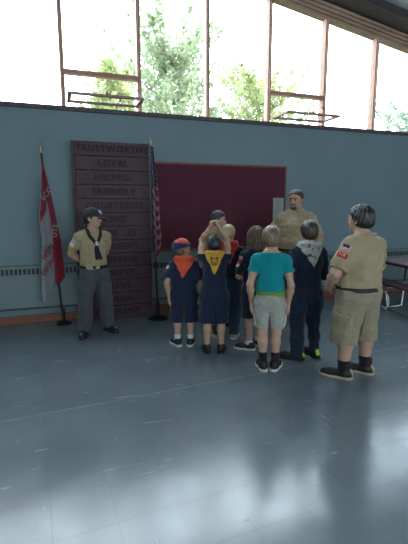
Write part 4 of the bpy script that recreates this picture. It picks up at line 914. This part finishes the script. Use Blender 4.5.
# boy in the navy jacket with a printed pale neckerchief
p = Person((2.335, 3.44), A(12), 1.40, .205, sw=.093, chest=(.084, .066), hip=(.080, .066), yaw=A(6), arms={-1: dict(w=(-.135, .085, .50), hint=(-.5, -1, -.1), f=(.1, .5, -1), n=(1, 0, 0), curl=.5), 1: dict(w=(.07, .15, .60), hint=(.55, -1, -.3), f=(-.9, .5, .1), n=(-.2, -1, 0), curl=.5)}, feet={-1: (2.235, 3.44, A(-48)), 1: (2.455, 3.45, A(5))})
p.body('person in navy jacket and trousers with a pale printed neckerchief, back to us')
p.shirt('jacket', M['navy'], ease=.015, hem=.49, sl=1.95, sease=.012, amp=.006, seed=77); p.pants('trousers', M['navy_pants'], ease=.010, waist=.54, hem=.045, rk=.066, rh=.056, amp=.007, seed=78)
p.brows(M['hair_dark']); p.hair(M['hair_dark'], 9, vol=1., nape=.08); p.kerchief(M['kerchief_print'], drop=.115, wid=.10, ang=.1, ring=.02)
p.shoes(M['shoe_black'], M['sole_black'], collar=.062, lace=M['black_cloth'], accent=M['lime'], sock=M['black_cloth'], sock_top=.08, scale=1.1)

# heavy boy in khaki, right
p = Person((2.52, 2.91), A(-9), 1.545, .226, hf=.024, sw=.112, chest=(.112, .088), belly=(.120, .100), hip=(.124, .102), bf=.012, limb=1.1, yaw=A(-10), pitch=A(2), hw=1.02, arms={-1: dict(w=(-.135, .115, .535), hint=(-.9, -.7, -.2), f=(.75, .45, -.45), n=(1, -.2, .2), curl=.5), 1: dict(w=(.115, .13, .545), hint=(1, -.1, 0), f=(-.9, .3, -.2), n=(-.2, -1, 0), curl=.4)}, feet={-1: (2.385, 2.90, A(-42)), 1: (2.645, 2.925, A(-35))})
p.body('person in khaki shirt and wide khaki cargo shorts at the right, back to us')
p.shirt('shirt', M['khaki'], ease=.026, hem=.518, sl=.94, sease=.040, amp=.009, seed=87, freq=26, neck=.010); p.pants('cargo_shorts', M['khaki_short'], ease=.018, waist=.54, hem=.218, rk=.112, rh=.118, amp=.009, seed=88, freq=24)
p.belt(M['black_belt']); p.collar(M['khaki'], .014); p.brows(M['hair_black']); p.hair(M['hair_black'], 10, vol=1.1, nape=.1, amp=.005)
S = p.S
sleeve(p, -1, 'flag_patch', M['patch_flag'], .13, (.040, .027), -.55); sleeve(p, -1, 'flag_canton', M['patch_blue'], .07, (.03, .012), -.5, t=.007)
k, c, u, out = sleeve(p, -1, 'number_patch', M['patch_red'], .40, (.044, .022), -.55)
up_ = -u; xax = unit(np.cross(up_, out)); pos = p.surf('s', c - out * .05, out) + out * .010; Rm = Matrix([[xax[i], up_[i], out[i]] for i in range(3)]).to_euler(); text('number', '118', .034, M['white_cloth'], k, loc=pos, rot=Rm, ext=.002)
c = V(-.150 * S, -.03, .335 * S); k = p.decal('cargo_pocket', M['khaki_short'], 'p', c, ((0, 1, 0), (0, 0, 1), (1, 0, 0)), (.075, .085, .12), t=.014); p.decal('pocket_flap', M['khaki_short'], 'p', c + V(0, 0, .075), ((0, 1, .2), (0, -.2, 1), (1, 0, 0)), (.082, .028, .12), t=.022, parent=k)
T = MB(); b0 = V(.135 * S, -.10, .515 * S); T.tube([b0, b0 + V(.02, -.03, -.05), b0 + V(.045, -.02, -.12), b0 + V(.03, .0, -.17), b0 + V(.0, .02, -.14)], .004, 6); T.build('key_cord', M['white_cloth'], p.o, smooth=True)
p.shoes(M['shoe_black'], M['sole_tan'], collar=.125, accent=M['sole_tan'], lace=M['black_cloth'], sock=M['black_cloth'], sock_top=.115, scale=1.08)
